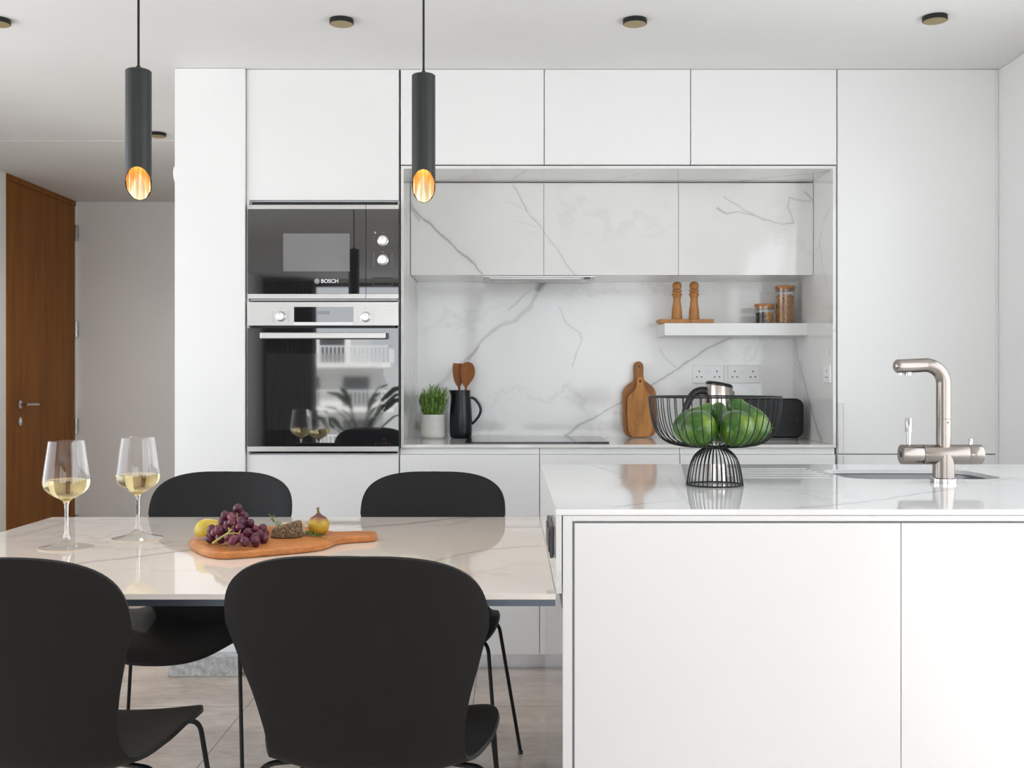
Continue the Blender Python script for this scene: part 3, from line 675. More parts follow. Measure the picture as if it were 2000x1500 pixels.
# ================================================================== FRUIT BASKET
fx, fy = X(1396, 2.594), 2.594
fb = thing('wire_fruit_bowl', 'black wire fruit basket on a domed foot, on the island top', 'fruit basket', (fx, fy, ZI))
def rp(prof, a): return [(fx+r*math.cos(a), fy+r*math.sin(a), z) for r, z in prof]
bowl = [(.1585, 1.099), (.1565, 1.07), (.150, 1.035), (.138, 1.008), (.118, .990), (.090, .9815), (.055, .979), (.026, .979)]
m = MB(); nw = 44
for k in range(nw): m.tube(smooth_path(rp(bowl, 2*PI*(k+.35)/nw), 1), .0013, 6)
m.build('basket', black_metal, fb, smooth=60)
def ring(r, z, t, n=72): return MB().tube([(fx+r*math.cos(2*PI*k/n), fy+r*math.sin(2*PI*k/n), z) for k in range(n)], t, 8, closed=True)
ring(.1585, 1.0995, .0020).build('rim', black_metal, fb, smooth=60)
MB().lathe([(.0005, .9745), (.027, .9745), (.029, .977), (.027, .9795), (.0005, .9795)], (fx, fy, 0), 32).build('collar', black_metal, fb, smooth=40)
foot = [(.025, .976), (.036, .970), (.050, .957), (.0590, .937), (.0640, .912), (.0675, .8885)]
m = MB()
for k in range(36): m.tube(smooth_path(rp(foot, 2*PI*(k+.5)/36), 1), .0012, 6)
m.build('foot', black_metal, fb, smooth=60)
ring(.0675, .8872, .0019).build('foot_ring', black_metal, fb, smooth=60)
avm = mat('avocado_skin', (.06, .22, .02), .22); v = coords(avm); n1 = noise(avm, v, 14, 5); n2 = noise(avm, v, 160, 3)
L(avm, ramp(avm, n1.outputs[0], [(.35, (.010, .055, .004)), (.52, (.035, .12, .006)), (.70, (.19, .29, .014))]), BS(avm).inputs['Base Color']); bump(avm, n2.outputs[0], .35, .0012)
avp = [(.0005, -.052), (.012, -.0515), (.024, -.047), (.036, -.036), (.0425, -.020), (.044, -.003), (.0405, .015), (.033, .033), (.0255, .050), (.0215, .064), (.017, .073), (.009, .078), (.0005, .079)]
def avocado(loc, axis, s, label):
    q = Vector(axis).normalized().to_track_quat('Z', 'Y').to_matrix().to_4x4() @ Matrix.Scale(s, 4)
    t = thing('avocado', label, 'avocado', loc, 'avocados in the wire basket')
    MB().lathe(avp, loc, 28, q).build('skin', avm, t, smooth=180)
    MB().lathe([(.0035, 0), (.0042, .003), (.003, .005)], Vector(loc)+(q @ Vector((0, 0, .0765))), 12, q.to_3x3().to_4x4()).build('stalk', mat('avocado_stalk', (.14, .09, .03), .7), t, smooth=60)
zb0_ = .981
avocado((X(1364, 2.545), 2.545, zb0_+.0455), (.1, 1, .28), 1.0, 'green avocado lying front left in the wire basket, round end forward')
avocado((X(1437, 2.545), 2.545, zb0_+.0455), (-.12, 1, .25), 1.0, 'green avocado lying front right in the wire basket, round end forward')
avocado((X(1352, 2.66), 2.665, zb0_+.047), (.75, .1, .62), .93, 'green avocado behind the front left one, neck pointing up')
avocado((X(1466, 2.64), 2.640, zb0_+.048), (-.62, .05, .80), 1.02, 'green avocado behind the front right one, pale side and neck up')
avocado((X(1409, 2.68), 2.700, zb0_+.042), (.0, .35, 1), .80, 'dark green avocado in the gap between the others, at the back of the basket')

# ================================================================== BACK WORKTOP ITEMS
# herb pot
px_, py_ = X(845, 4.66), 4.66
pp = thing('potted_rosemary', 'small green rosemary plant in a ribbed white pot beside the black jug', 'potted plant', (px_, py_, ZW))
prof = [(.0005, 0), (.044, 0), (.050, .006)]
for k in range(10): prof.append((.0525+.0012*math.sin(k*1.6), .012+.009*k))
prof += [(.052, .104), (.048, .104), (.047, .090), (.0005, .088)]
MB().lathe(prof, (px_, py_, ZW+.0003), 40).build('pot', mat('pot_ceramic', (.72, .71, .66), .5), pp, smooth=50)
MB().lathe([(.0005, .088), (.0465, .090), (.0465, .093), (.0005, .097)], (px_, py_, ZW+.0003), 24).build('soil', mat('soil', (.03, .02, .012), .95), pp)
random.seed(11); lm = MB()
def blade(mb, a, b, w, bendv):
    a = Vector(a); b = Vector(b); mid = (a+b)/2+Vector(bendv); d = (b-a).normalized(); side = d.cross(Vector((random.uniform(-1, 1), random.uniform(-1, 1), .2))).normalized()*w
    pts = [a, (a+mid)/2, mid, (mid+b)/2, b]; ws = [.5, 1, 1, .8, .1]; v = []
    for p, q in zip(pts, ws): v += [p-side*q, p+side*q]
    th = side.cross(d).normalized()*w*.35
    mb.add(v+[p+th for p in v], [(2*i, 2*i+1, 2*i+3, 2*i+2) for i in range(4)]+[(10+2*i, 12+2*i, 13+2*i, 11+2*i) for i in range(4)]+[(2*i, 2*i+2, 12+2*i, 10+2*i) for i in range(4)]+[(2*i+1, 11+2*i, 13+2*i, 2*i+3) for i in range(4)])
for k in range(95):
    a = random.uniform(0, 2*PI); r0 = .040*math.sqrt(random.random()); rr_ = r0*random.uniform(1.2, 1.75)+.004; h = random.uniform(.07, .135)*(1-.25*(r0/.04)**2)
    base = Vector((px_+r0*math.cos(a), py_+r0*math.sin(a), ZW+.093)); tip = Vector((px_+rr_*math.cos(a)+random.uniform(-.008, .008), min(py_+rr_*math.sin(a), 4.78), ZW+.093+h))
    lm.tube([base, (base+tip)/2+Vector((0, 0, .005)), tip], [.0011, .0009, .0005], 5)
    for j in range(13):
        t_ = .15+.85*j/12; p = base.lerp(tip, t_); a2 = random.uniform(0, 2*PI); l_ = random.uniform(.014, .026)
        e = p+Vector((math.cos(a2)*.45, math.sin(a2)*.45, random.uniform(.7, 1.1)))*l_
        e.y = min(e.y, 4.79); blade(lm, p, e, .0016, (0, 0, 0))
hm = mat('rosemary_leaf', (.14, .28, .03), .55); vv = coords(hm); nn_ = noise(hm, vv, 60, 2)
L(hm, ramp(hm, nn_.outputs[0], [(.3, (.04, .13, .015)), (.7, (.30, .46, .09))]), BS(hm).inputs['Base Color'])
lm.build('foliage', hm, pp)
# jug
jx, jy = X(900, 4.68), 4.68
jg = thing('black_jug', 'tall matt black ceramic jug holding wooden spoons', 'jug', (jx, jy, ZW))
jm = mat('black_ceramic', (.005, .007, .011), .26, spec=.4)
oprof = [(.0005, 0), (.040, 0), (.046, .006), (.0490, .025), (.0495, .08), (.0475, .13), (.0435, .17), (.0415, .19), (.0425, .209)]
iprof = [(.0395, .209), (.0385, .19), (.040, .17), (.0445, .13), (.0465, .08), (.0460, .03), (.038, .010), (.0005, .008)]
mb = MB(); mb.lathe(oprof+iprof, (jx, jy, ZW+.0003), 44, capb=False, capt=False)
for p in mb.v:
    dx = p.x-jx; dz = p.z-ZW
    if dz > .18 and dx < -.025 and abs(p.y-jy) < .02: p.x -= .010*(dz-.18)/.03*(1-abs(p.y-jy)/.02)
mb.build('body', jm, jg, smooth=60)
MB().tube(smooth_path([(jx+.044, jy, ZW+.178), (jx+.062, jy, ZW+.172), (jx+.088, jy, ZW+.135), (jx+.085, jy, ZW+.105), (jx+.066, jy, ZW+.078), (jx+.048, jy, ZW+.062)], 2), .0055, 12).build('handle', jm, jg, smooth=60)
def utensil(label, out, hp0, hp1, y, yaw, mt=spoon_wood):
    t = thing('wooden_utensil', label, 'wooden spoon', (hp1[0], y, hp1[1]), 'wooden utensils in the black jug')
    M = Matrix.Translation((0, y, 0)) @ XZ
    MB().prism(smooth_loop(out, 2), .006, M).build('head', mt, t, bevel=.0022)
    MB().tube([(hp0[0], y-.003, hp0[1]), ((hp0[0]+hp1[0])/2, y+yaw/2-.003, (hp0[1]+hp1[1])/2), (hp1[0], y+yaw-.003, hp1[1])], [.0052, .0045, .0045], 12).build('handle', mt, t, smooth=60)
u = lambda a, b: (X(a, 4.68), Z(b, 4.68))
utensil('wooden spatula with a flat slanted blade, left one in the black jug', [u(883, 708), u(893, 710), u(906, 709), u(906, 738), u(901, 752), u(896, 757), u(890, 752), u(884, 735)], u(896, 752), u(904, 845), 4.695, -.012)
utensil('wooden spoon with a round bowl, right one in the black jug', [u(899, 722), u(902, 711), u(913, 706), u(924, 710), u(929, 724), u(926, 738), u(917, 750), u(912, 757), u(908, 757), u(904, 750), u(900, 736)], u(911, 752), u(899, 845), 4.668, .006)
# chopping boards leaning on the splashback
def leaning_board(name, label, outl, D, z0, thick, y0, lean, mt, hole):
    t = thing(name, label, 'chopping board', (X(1250, D), y0, z0), 'chopping boards leaning on the splashback')
    pts = smooth_loop([(X(a, D), Z(b, D)-Z(857, D)) for a, b in outl], 2)
    hx, hz_, hr = X(hole[0], D), Z(hole[1], D)-Z(857, D), .0055
    h = [(hx+hr*math.cos(-2*PI*k/16), hz_+hr*math.sin(-2*PI*k/16)) for k in range(16)]
    mb = slab_with_hole(pts, h, 0, thick)
    M = Matrix.Translation((0, y0, z0)) @ Matrix.Rotation(-lean, 4, 'X') @ XZ
    for p in mb.v: p.xyz = (M @ p)
    mb.build('board', mt, t, bevel=.003)
D_ = 4.72
big = [(1217, 857), (1217, 800), (1217, 772), (1221, 760), (1231, 752), (1239, 746), (1241, 738), (1240, 716), (1244, 709), (1250, 707), (1256, 709), (1260, 716), (1259, 738), (1261, 746), (1270, 752), (1280, 761), (1284, 773), (1284, 800), (1284, 857), (1250, 857)]
sml = [(1226, 857), (1226, 785), (1229, 775), (1238, 768), (1244, 760), (1245, 745), (1248, 739), (1252, 738), (1257, 739), (1260, 745), (1260, 760), (1265, 768), (1273, 775), (1276, 785), (1276, 857), (1250, 857)]
leaning_board('chopping_board', 'large dark acacia paddle board at the back, leaning on the splashback', big, D_, ZW+.002, .014, 4.735, R(9.5), board_wood, (1250, 719))
leaning_board('chopping_board', 'smaller lighter paddle board in front of the large one', sml, D_-.01, ZW+.002, .012, 4.716, R(9.0), board_pale, (1252, 747))
# kettle
kx, ky = X(1403, 4.62), 4.60
kt = thing('kettle', 'steel electric kettle with black handle behind the fruit basket', 'kettle', (kx, ky, ZW))
MB().lathe([(.0005, 0), (.078, 0), (.078, .012), (.070, .018), (.0005, .018)], (kx, ky, ZW+.0003), 40, Matrix.Diagonal((.83, .83, 1, 1))).build('base', black_plastic, kt, smooth=40)
mb = MB().lathe([(.0005, .018), (.063, .018), (.0645, .03), (.0645, .08), (.0625, .15), (.0595, .225), (.057, .238), (.0005, .240)], (kx, ky, ZW+.0003), 44)
for p in mb.v:
    dz = p.z-ZW
    if dz > .2: p.z -= (p.x-kx)*.16+.008
mb.build('body', brushed('kettle_steel', (.62, .57, .52), .16, scale=(2, 2, 120), bstr=.02), kt, smooth=50)
mb = MB().lathe([(.0005, .238), (.058, .236), (.0585, .243), (.050, .251), (.0005, .254)], (kx, ky, ZW+.0003), 40)
for p in mb.v: p.z -= (p.x-kx)*.16+.008
mb.build('lid', black_plastic, kt, smooth=50)
kq = lambda a, b: (X(a, 4.6), 4.6, Z(b, 4.6))
hp = smooth_path([kq(1388, 765), kq(1366, 762), kq(1352, 770), kq(1343, 788), kq(1336, 808), kq(1338, 826), kq(1352, 838), kq(1376, 842)], 2)
MB().tube(hp, [.019-.010*i/(len(hp)-1) for i in range(len(hp))], 14).build('handle', black_plastic, kt, smooth=60)
MB().prism([(X(1422, 4.6), -.016), (X(1434, 4.6), -.004), (X(1434, 4.6), .004), (X(1422, 4.6), .016)], Z(764, 4.6)-Z(795, 4.6), Matrix.Translation((0, 4.6, Z(795, 4.6)))).build('spout', black_plastic, kt, bevel=.002)
# toaster
tz = ZW; tx0, tx1, ty0, ty1 = .958, 1.226, 4.50, 4.665
ts = thing('toaster', 'black two-slot toaster with studded sides behind the fruit basket', 'toaster', ((tx0+tx1)/2, 4.58, tz))
shape = rrect(tx0, tx1, tz+.010, tz+.176, .034, 8)
MB().prism(shape, ty1-ty0, Matrix.Translation((0, ty1, 0)) @ XZ).build('body', mat('toaster_black', (.006, .006, .007), .35, spec=.25), ts, bevel=.008, seg=3)
MB().box(tx0+.02, tx1-.02, ty0+.015, ty1-.015, tz+.0005, tz+.010).build('base', black_plastic, ts)
for yy in (4.548, 4.602): MB().box(tx0+.045, tx1-.045, yy, yy+.02, tz+.1745, tz+.1775).build('bread_slot', steel, ts)
stud_m = mat('stud_gloss', (.03, .03, .033), .08)
for i in range(7):
    for j in range(3):
        cx_ = tx0+.045+.030*i+(.015 if j % 2 else 0); cz_ = tz+.045+.045*j
        if cx_ > tx1-.02: continue
        MB().lathe([(.0045, 0), (.0036, .0014), (.0018, .0024), (.0002, .0028)], (cx_, ty0, cz_), 12, MF).build('stud', stud_m, ts, smooth=60)
text_mesh('BOSCH', .012, (X(1496, 4.5), Z(837, 4.5)), 'lettering', pale_ink, ts, ty0-.0004, bold=.0003)
MB().box(tx0-.004, tx0, 4.535, 4.56, tz+.11, tz+.12).build('lever', black_plastic, ts, bevel=.002)
# wall sockets
def socket(px0, px1, lab):
    D = 4.8; x0, x1, z0, z1 = X(px0, D), X(px1, D), Z(748, D), Z(713, D)
    t = thing('wall_socket', lab, 'socket', ((x0+x1)/2, 4.8, z0), 'white double sockets on the splashback')
    MB().box(x0, x1, 4.7905, 4.8003, z0, z1).build('plate', white_plastic, t, bevel=.002)
    for k in (.17, .83):
        cx_ = x0+(x1-x0)*(.215 if k < .5 else .785); cz_ = z0+.035
        s = MB().box(cx_-.002, cx_+.002, 4.7895, 4.7906, cz_+.012, cz_+.021)
        for d in (-.0105, .0105): s.box(cx_+d-.0035, cx_+d+.0035, 4.7895, 4.7906, cz_-.010, cz_-.0055)
        s.build('socket_holes', ink, t)
        MB().box((x0+x1)/2-.012 if k < .5 else (x0+x1)/2+.002, (x0+x1)/2-.002 if k < .5 else (x0+x1)/2+.012, 4.788, 4.7906, z0+.042, z0+.060).build('switch', white_plastic, t, bevel=.0008)
socket(1352, 1412.5, 'white double socket on the splashback above the kettle')
socket(1421, 1483, 'white double socket on the splashback nearer the toaster')
t = thing('wall_socket', 'white socket on the marble side wall of the niche above the toaster', 'socket', (1.258, 4.26, 1.13))
MB().box(1.249, 1.2577, 4.215, 4.302, 1.130, 1.204).build('plate', white_plastic, t, bevel=.002)
s = MB().box(1.2482, 1.2493, 4.256, 4.260, 1.172, 1.181)
for d in (-.0105, .0105): s.box(1.2482, 1.2493, 4.258+d-.0035, 4.258+d+.0035, 1.150, 1.155)
s.build('socket_holes', ink, t)

# ================================================================== SHELF
sx0 = X(1283, 4.8); SZ0, SZ1 = Z(655, 4.557), Z(631, 4.557)
tag(MB().box(sx0, 1.2575, 4.557, 4.7995, SZ0, SZ1).build('floating_shelf', white, bevel=.001), 'thick white floating shelf inside the marble niche', 'shelf')
tr0, tr1 = X(1287, 4.60), X(1393, 4.60)
tag(MB().prism([(tr0+.012, 0), (tr1, 0), (tr1, .0185), (tr0, .0185), (tr0-.001, .010)], .11, Matrix.Translation((0, 4.70, SZ1+.0004)) @ XZ).build('wooden_tray', mill_wood, bevel=.003), 'long wooden board under the two mills on the floating shelf', 'wooden board')
mz = SZ1+.0193
mp_ = [(.0005, 0), (.0225, 0), (.0235, .004), (.0225, .018), (.0215, .020), (.0225, .023), (.022, .040), (.0205, .043), (.021, .047), (.0175, .068), (.0155, .088), (.0180, .102), (.0215, .106), (.0225, .112), (.0180, .116), (.0175, .120),
       (.0220, .124), (.0222, .129), (.0165, .132), (.0195, .140), (.0205, .149), (.0180, .158), (.0125, .1635), (.0045, .165), (.0005, .1652)]
t = thing('pepper_mill', 'turned wooden mill on the left of the pair on the shelf', 'pepper mill', (X(1322, 4.65), 4.65, mz), 'turned wooden mills on the shelf')
MB().lathe(mp_[:18], (X(1322, 4.65), 4.65, mz), 32, capt=True).build('body', mill_wood, t, smooth=45)
MB().lathe([(.0005, .1305)]+mp_[18:], (X(1322, 4.65), 4.65, mz), 32).build('head', mill_wood, t, smooth=45)
MB().sphere((X(1322, 4.65), 4.65, mz+.1675), .0035).build('top_nut', chrome, t, smooth=60)
t2 = copy_tree(t); t2.location = (X(1355.5, 4.65), 4.65, mz); t2['label'] = 'turned wooden mill on the right of the pair, nearer the jars'
def jar(px, h, r, label, colours, D=4.66, seed=1, fill=.8, br=.0052):
    x = X(px, D); z = SZ1+.0004
    t = thing('storage_jar', label, 'jar', (x, D, z), 'glass jars with wooden lids on the shelf')
    MB().lathe([(.0005, 0), (r-.002, 0), (r, .002), (r, h-.012), (r-.0022, h-.012), (r-.0022, .004), (.0005, .004)], (x, D, z), 44, capb=False, capt=False).build('glass', jar_glass, t, smooth=50)
    MB().lathe([(.0005, h-.022), (r-.003, h-.022), (r-.003, h-.0115), (r+.001, h-.0115), (r+.0015, h-.002), (r-.001, h), (.0005, h)], (x, D, z), 44).build('lid', mill_wood, t, smooth=40)
    random.seed(seed); top = h*fill-.01; ri = r-.0032
    core = MB().lathe([(.0005, .0045), (ri-.006, .0045), (ri-.006, top-.004), (.0005, top)], (x, D, z), 24)
    groups = [MB() for _ in colours]
    zz = .0045+br
    row = 0
    while zz < top:
        n_ = int(2*PI*(ri-br)/(2*br)); 
        for k in range(n_):
            a = 2*PI*(k+.5*(row % 2))/n_+random.uniform(-.06, .06)
            if len(colours) > 1: ci = 0 if math.cos(a) < 0.0 else 1
            else: ci = 0
            M = Euler((random.uniform(0, 3), random.uniform(0, 3), 0)).to_matrix().to_4x4() @ Matrix.Diagonal((1.1, .95, .8, 1))
            groups[ci].sphere((x+(ri-br*1.15)*math.cos(a), D+(ri-br*1.15)*math.sin(a), z+zz+random.uniform(-.001, .001)), br, M, 7, 5)
        zz += br*1.6; row += 1
    for k in range(40):
        a = random.uniform(0, 2*PI); q = (ri-.009)*math.sqrt(random.random()); groups[0 if len(colours) == 1 or math.cos(a) < 0 else 1].sphere((x+q*math.cos(a), D+q*math.sin(a), z+top+.001), br, None, 7, 5)
    for i, (g_, c_) in enumerate(zip(groups, colours)):
        if i == 0: g_.v += core.v[:0]
        g_.build('contents', mat('jar_contents', c_, .5), t, smooth=60, kind='stuff')
jar(1493, Z(593, 4.62)-SZ1, .0425, 'short glass jar of dark and golden nuts with wooden lid', [(.06, .015, .008), (.62, .30, .07)], seed=3, fill=.62, br=.0068)
jar(1533, Z(557.5, 4.62)-SZ1, .0430, 'tall glass jar full of brown pulses with wooden lid', [(.60, .27, .085)], seed=5, fill=.80)

# ================================================================== TABLE
TXA, TYA, TYB = -1.42, 2.108, 3.30
tb = thing('dining_table', 'marble-topped dining table joined to the side of the island', 'table', (-.67, 2.7, 0))
MB().box(TXA, .0850, TYA, TYB, ZT-.0115, ZT).build('table_top', table_m, tb, bevel=.0008)
MB().box(TXA+.004, .0845, TYA+.002, TYA+.045, ZT-.0245, ZT-.0118).box(TXA+.004, .0845, TYB-.045, TYB-.004, ZT-.0245, ZT-.0118).box(TXA+.004, TXA+.05, TYA+.04, TYB-.04, ZT-.0245, ZT-.0118).box(.04, .0845, TYA+.04, TYB-.04, ZT-.0245, ZT-.0118).build('frame', frame_metal, tb)
MB().box(TXA+.03, TXA+.07, TYA+.10, TYA+.16, 0, ZT-.0248).build('leg', frame_metal, tb, bevel=.002)
MB().box(TXA+.03, TXA+.07, TYB-.22, TYB-.16, 0, ZT-.0248).build('leg', frame_metal, tb, bevel=.002)

# ---- chairs
def lerp_tab(tab, t):
    for (a, va), (b, vb) in zip(tab[:-1], tab[1:]):
        if t <= b:
            k = (t-a)/(b-a); return va+(vb-va)*k
    return tab[-1][1]
def catmull(tab, t):
    n = len(tab)
    for i in range(n-1):
        if t <= tab[i+1][0] or i == n-2:
            t0, p1 = tab[i][0], tab[i][1]; t1, p2 = tab[i+1][0], tab[i+1][1]
            k = min(1, max(0, (t-t0)/(t1-t0)))
            m1 = (p2-tab[i-1][1])/(t1-tab[i-1][0])*(t1-t0) if i > 0 else (p2-p1)
            m2 = (tab[i+2][1]-p1)/(tab[i+2][0]-t0)*(t1-t0) if i < n-2 else (p2-p1)
            h = k*k; g = h*k
            return (2*g-3*h+1)*p1+(g-2*h+k)*m1+(-2*g+3*h)*p2+(g-h)*m2
def make_chair(label):
    t = thing('dining_chair', label, 'chair', (0, 0, 0), 'black shell dining chairs around the table')
    # centre line: parameter = arc position; y towards the table (front)
    cy = [(0, .290), (.10, .235), (.25, .12), (.42, -.02), (.55, -.125), (.64, -.185), (.72, -.222), (.82, -.256), (.92, -.288), (1.05, -.318), (1.15, -.338)]
    cz = [(0, .402), (.10, .422), (.25, .424), (.42, .417), (.55, .418), (.64, .446), (.72, .514), (.82, .604), (.92, .692), (1.05, .784), (1.15, .850)]
    mid = [(.38, .222), (.46, .217), (.54, .199), (.60, .185), (.66, .177), (.72, .177), (.79, .187), (.87, .207), (.95, .2255)]
    def width(q):
        if q < .38: return .222*max(0, 1-((.38-q)/.38)**2.5)**(1/2.5)
        if q > .95: return .2255*max(0, 1-((q-.95)/.20)**2.8)**(1/2.8)
        return catmull(mid, q)
    ts_ = [.38-.38*math.sin(R(90)*k/20)*.9995 for k in range(20, 0, -1)]+[.38+.57*k/20 for k in range(21)]+[.95+.20*math.sin(R(90)*k/20)*.9995 for k in range(1, 21)]
    nu = 16; v = []; f = []
    for q in ts_:
        w = width(q); y = catmull(cy, q); z = catmull(cz, q)
        e = .004; dy = catmull(cy, min(1.15, q+e))-catmull(cy, max(0, q-e)); dz = catmull(cz, min(1.15, q+e))-catmull(cz, max(0, q-e)); l = math.hypot(dy, dz) or 1
        ny, nz = dz/l, -dy/l              # normal towards the sitter
        sf = .55 if q < .5 else .85        # amount of dish
        back = min(1, max(0, (q-.5)/.25))
        for k in range(nu+1):
            uu = -1+2*k/nu; xx = w*uu
            dish = (1-back)*((.010+.046*min(1, q/.38))*(abs(xx)/.228)**1.8)+back*(.036*(abs(xx)/.24)**2)
            v.append((xx, y+ny*dish, z+nz*dish))
    for i in range(len(ts_)-1):
        for k in range(nu): f.append((i*(nu+1)+k, i*(nu+1)+k+1, (i+1)*(nu+1)+k+1, (i+1)*(nu+1)+k))
    sh = MB().add(v, f).build('shell', black_shell, t, smooth=180)
    so = sh.modifiers.new('solid', 'SOLIDIFY'); so.thickness = .008; so.offset = 0
    bv = sh.modifiers.new('bevel', 'BEVEL'); bv.width = .003; bv.segments = 3; bv.limit_method = 'ANGLE'; bv.angle_limit = R(50)
    for sx_, sy_ in ((1, 1), (-1, 1), (1, -1), (-1, -1)):
        yb = .165 if sy_ > 0 else -.115; yf = .255 if sy_ > 0 else -.215; ym = .05 if sy_ > 0 else .0
        top = (sx_*.222, yb, .437)
        pts = smooth_path([(sx_*.035, ym, .4265), (sx_*.12, (ym+yb)/2, .424), top, (sx_*.236, yb+(yf-yb)*.22, .36), (sx_*.262, yf, .004)], 1)
        pts = [(sx_*.035, ym, .414), (sx_*.10, ym+(yb-ym)*.4, .416)]
        a0 = Vector((sx_*.10, ym+(yb-ym)*.4, .416)); b0 = Vector((sx_*(.197 if sy_ > 0 else .212), yb, .436 if sy_ > 0 else .428)); c0 = Vector((sx_*(.235 if sy_ > 0 else .275), yf, .006))
        u1 = (a0-b0).normalized()*.035; u2 = (c0-b0).normalized()*.035
        for k in range(0, 9):
            s = k/8; pts.append((b0+u1)*(1-s)**2+b0*2*s*(1-s)+(b0+u2)*s*s)
        pts.append(c0)
        lg = MB().tube(pts, .0053, 12).build('leg', black_metal, t, smooth=60)
        MB().lathe([(.0075, 0), (.0075, .008), (.006, .010)], (c0.x, c0.y, .0002), 14).build('foot_cap', black_plastic, lg, smooth=50)
    MB().box(-.05, .05, -.015, .075, .409, .421).build('mount_plate', black_metal, t, bevel=.002)
    return t
chair = make_chair('black shell chair seen from behind, in front of the table nearer the island')
chair.location = (-.251, 2.088, 0); chair.rotation_euler.z = R(-3)
def chair_at(x, y, rz, label):
    c = copy_tree(chair); c.location = (x, y, 0); c.rotation_euler = (0, 0, R(rz)); c['label'] = label; return c
chair_at(-.858, 2.078, -2, 'black shell chair seen from behind, cut off by the left edge of the photo')
chair_at(-.925, 3.062, 177, 'black shell chair facing the viewer across the table, behind the wine glasses')
chair_at(-.258, 3.062, 178, 'black shell chair facing the viewer across the table, beside the island')

# ================================================================== ON THE TABLE
def glass_profile():
    out = [(.0005, 0), (.060, 0), (.0655, .0008), (.0665, .0016), (.060, .0032), (.040, .0065), (.020, .0125), (.0095, .022), (.0058, .036), (.0044, .060), (.0043, .090), (.0052, .108), (.0085, .117), (.0155, .1225), (.028, .129), (.042, .138), (.0515, .148), (.0562, .159), (.0562, .170), (.0530, .195), (.0485, .228), (.0432, .2655), (.0426, .2682)]
    inn = [(.0418, .2680), (.0424, .2655), (.0477, .228), (.0521, .195), (.0553, .170), (.0553, .159), (.0506, .1487), (.0412, .1393), (.027, .1303), (.0145, .1245), (.0060, .1215), (.0005, .1205)]
    return out, inn
def wineglass(px, py, label):
    x, y = on(px, py, ZT)
    t = thing('wine_glass', label, 'wine glass', (x, y, ZT), 'glasses of white wine on the table')
    o_, i_ = glass_profile()
    MB().lathe([(.0005, .0215)]+o_[7:]+i_, (x, y, ZT+.0003), 64, capb=False, capt=False).build('bowl_and_stem', glass_m, t, smooth=70)
    MB().lathe([(.0662, .0004)]+o_[3:8]+[(.0005, .0222)], (x, y, ZT+.0003), 64, capb=False, capt=False).build('foot', jar_glass, t, smooth=70)
    MB().tube([(x+.0662*math.cos(2*PI*k/72), y+.0662*math.sin(2*PI*k/72), ZT+.0014) for k in range(72)], .0008, 8, closed=True).build('foot_rim_tint', mat('refracted_rim_tint', (.80, .66, .46), .15), t, smooth=80)  # amber ring paints in the warm light refracted at the foot edge
    w = [(.0005, .1203), (.0062, .1213), (.0147, .1243), (.0272, .1301), (.0414, .1391), (.0508, .1485), (.0555, .159), (.0555, .1685), (.0550, .1720), (.0005, .1718)]
    MB().lathe(w, (x, y, ZT+.0003), 64).build('wine', wine_m, t, smooth=50)
    return t
g1 = wineglass(129.5, 1070, 'glass of white wine nearest the left edge of the table, against the brown door')
g2 = copy_tree(g1); x, y = on(269, 1051.5, ZT); g2.location = (x, y, ZT); g2['label'] = 'glass of white wine further back, against the grey hall wall'
# serving board
ZB = ZT+.0185
sb = thing('serving_board', 'reddish wooden serving board with a handle, carrying fruit and cheese', 'serving board', (*on(520, 1055, ZB), ZT))
ol = [(369, 1056), (378, 1064), (400, 1074), (432, 1079), (480, 1076), (560, 1069), (615, 1064), (640, 1059), (656, 1051), (680, 1048), (715, 1046), (734, 1044.5), (738, 1041), (733, 1036.5), (700, 1036), (668, 1037.5), (650, 1037.5), (630, 1031), (590, 1027), (500, 1027), (430, 1031), (392, 1040), (374, 1048)]
ol = smooth_loop([on(a, b, ZB) for a, b in ol], 1)
MB().prism(ol, ZB-ZT-.0005, Matrix.Translation((0, 0, ZT+.0004))).build('board', serve_wood, sb, bevel=.006, seg=4)
# grapes
gm = mat('red_grape_skin', (.16, .02, .06), .25, Subsurface_Weight=.25, Subsurface_Radius=(.01, .003, .004), Subsurface_Scale=.4)
v = coords(gm); n1 = noise(gm, v, 30, 4)
L(gm, ramp(gm, n1.outputs[0], [(.35, (.045, .008, .03)), (.6, (.13, .018, .045)), (.8, (.26, .07, .09))]), BS(gm).inputs['Base Color'])
gb = thing('grape_bunch', 'bunch of dark red grapes heaped on the serving board', 'grapes', (*on(465, 1058, ZB), ZB))
GD = 2.62
gp = [(464, 993, 2.66), (453, 1010, 2.64), (470, 1005, 2.68), (441, 1009, 2.68), (477, 1010, 2.70), (455, 1022, 2.62), (470, 1019, 2.62), (487, 1023, 2.64), (484, 1028, 2.70), (435, 1020, 2.70), (440, 1034, 2.62), (428, 1037, 2.60), (419, 1041, 2.63), (413, 1035, 2.67), (411, 1050, 2.63), (430, 1050, 2.60), (448, 1048, 2.58), (455, 1040, 2.60), (468, 1033, 2.60), (480, 1040, 2.60), (497, 1035, 2.64), (511, 1033, 2.66), (517, 1040, 2.68), (508, 1046, 2.63), (514, 1051, 2.64), (497, 1050, 2.60), (487, 1048, 2.62), (457, 1055, 2.545), (478, 1058, 2.54), (468, 1050, 2.59), (499, 1058, 2.58), (445, 1022, 2.68), (462, 1032, 2.68), (478, 1036, 2.70), (495, 1044, 2.69), (440, 1044, 2.66), (425, 1046, 2.66)]
random.seed(2); kept = []
for a, b, D in gp:
    r = .0128; z = max(Z(b, D), ZB+r*.93); p = Vector((X(a, D), D, z)); kept.append(p)
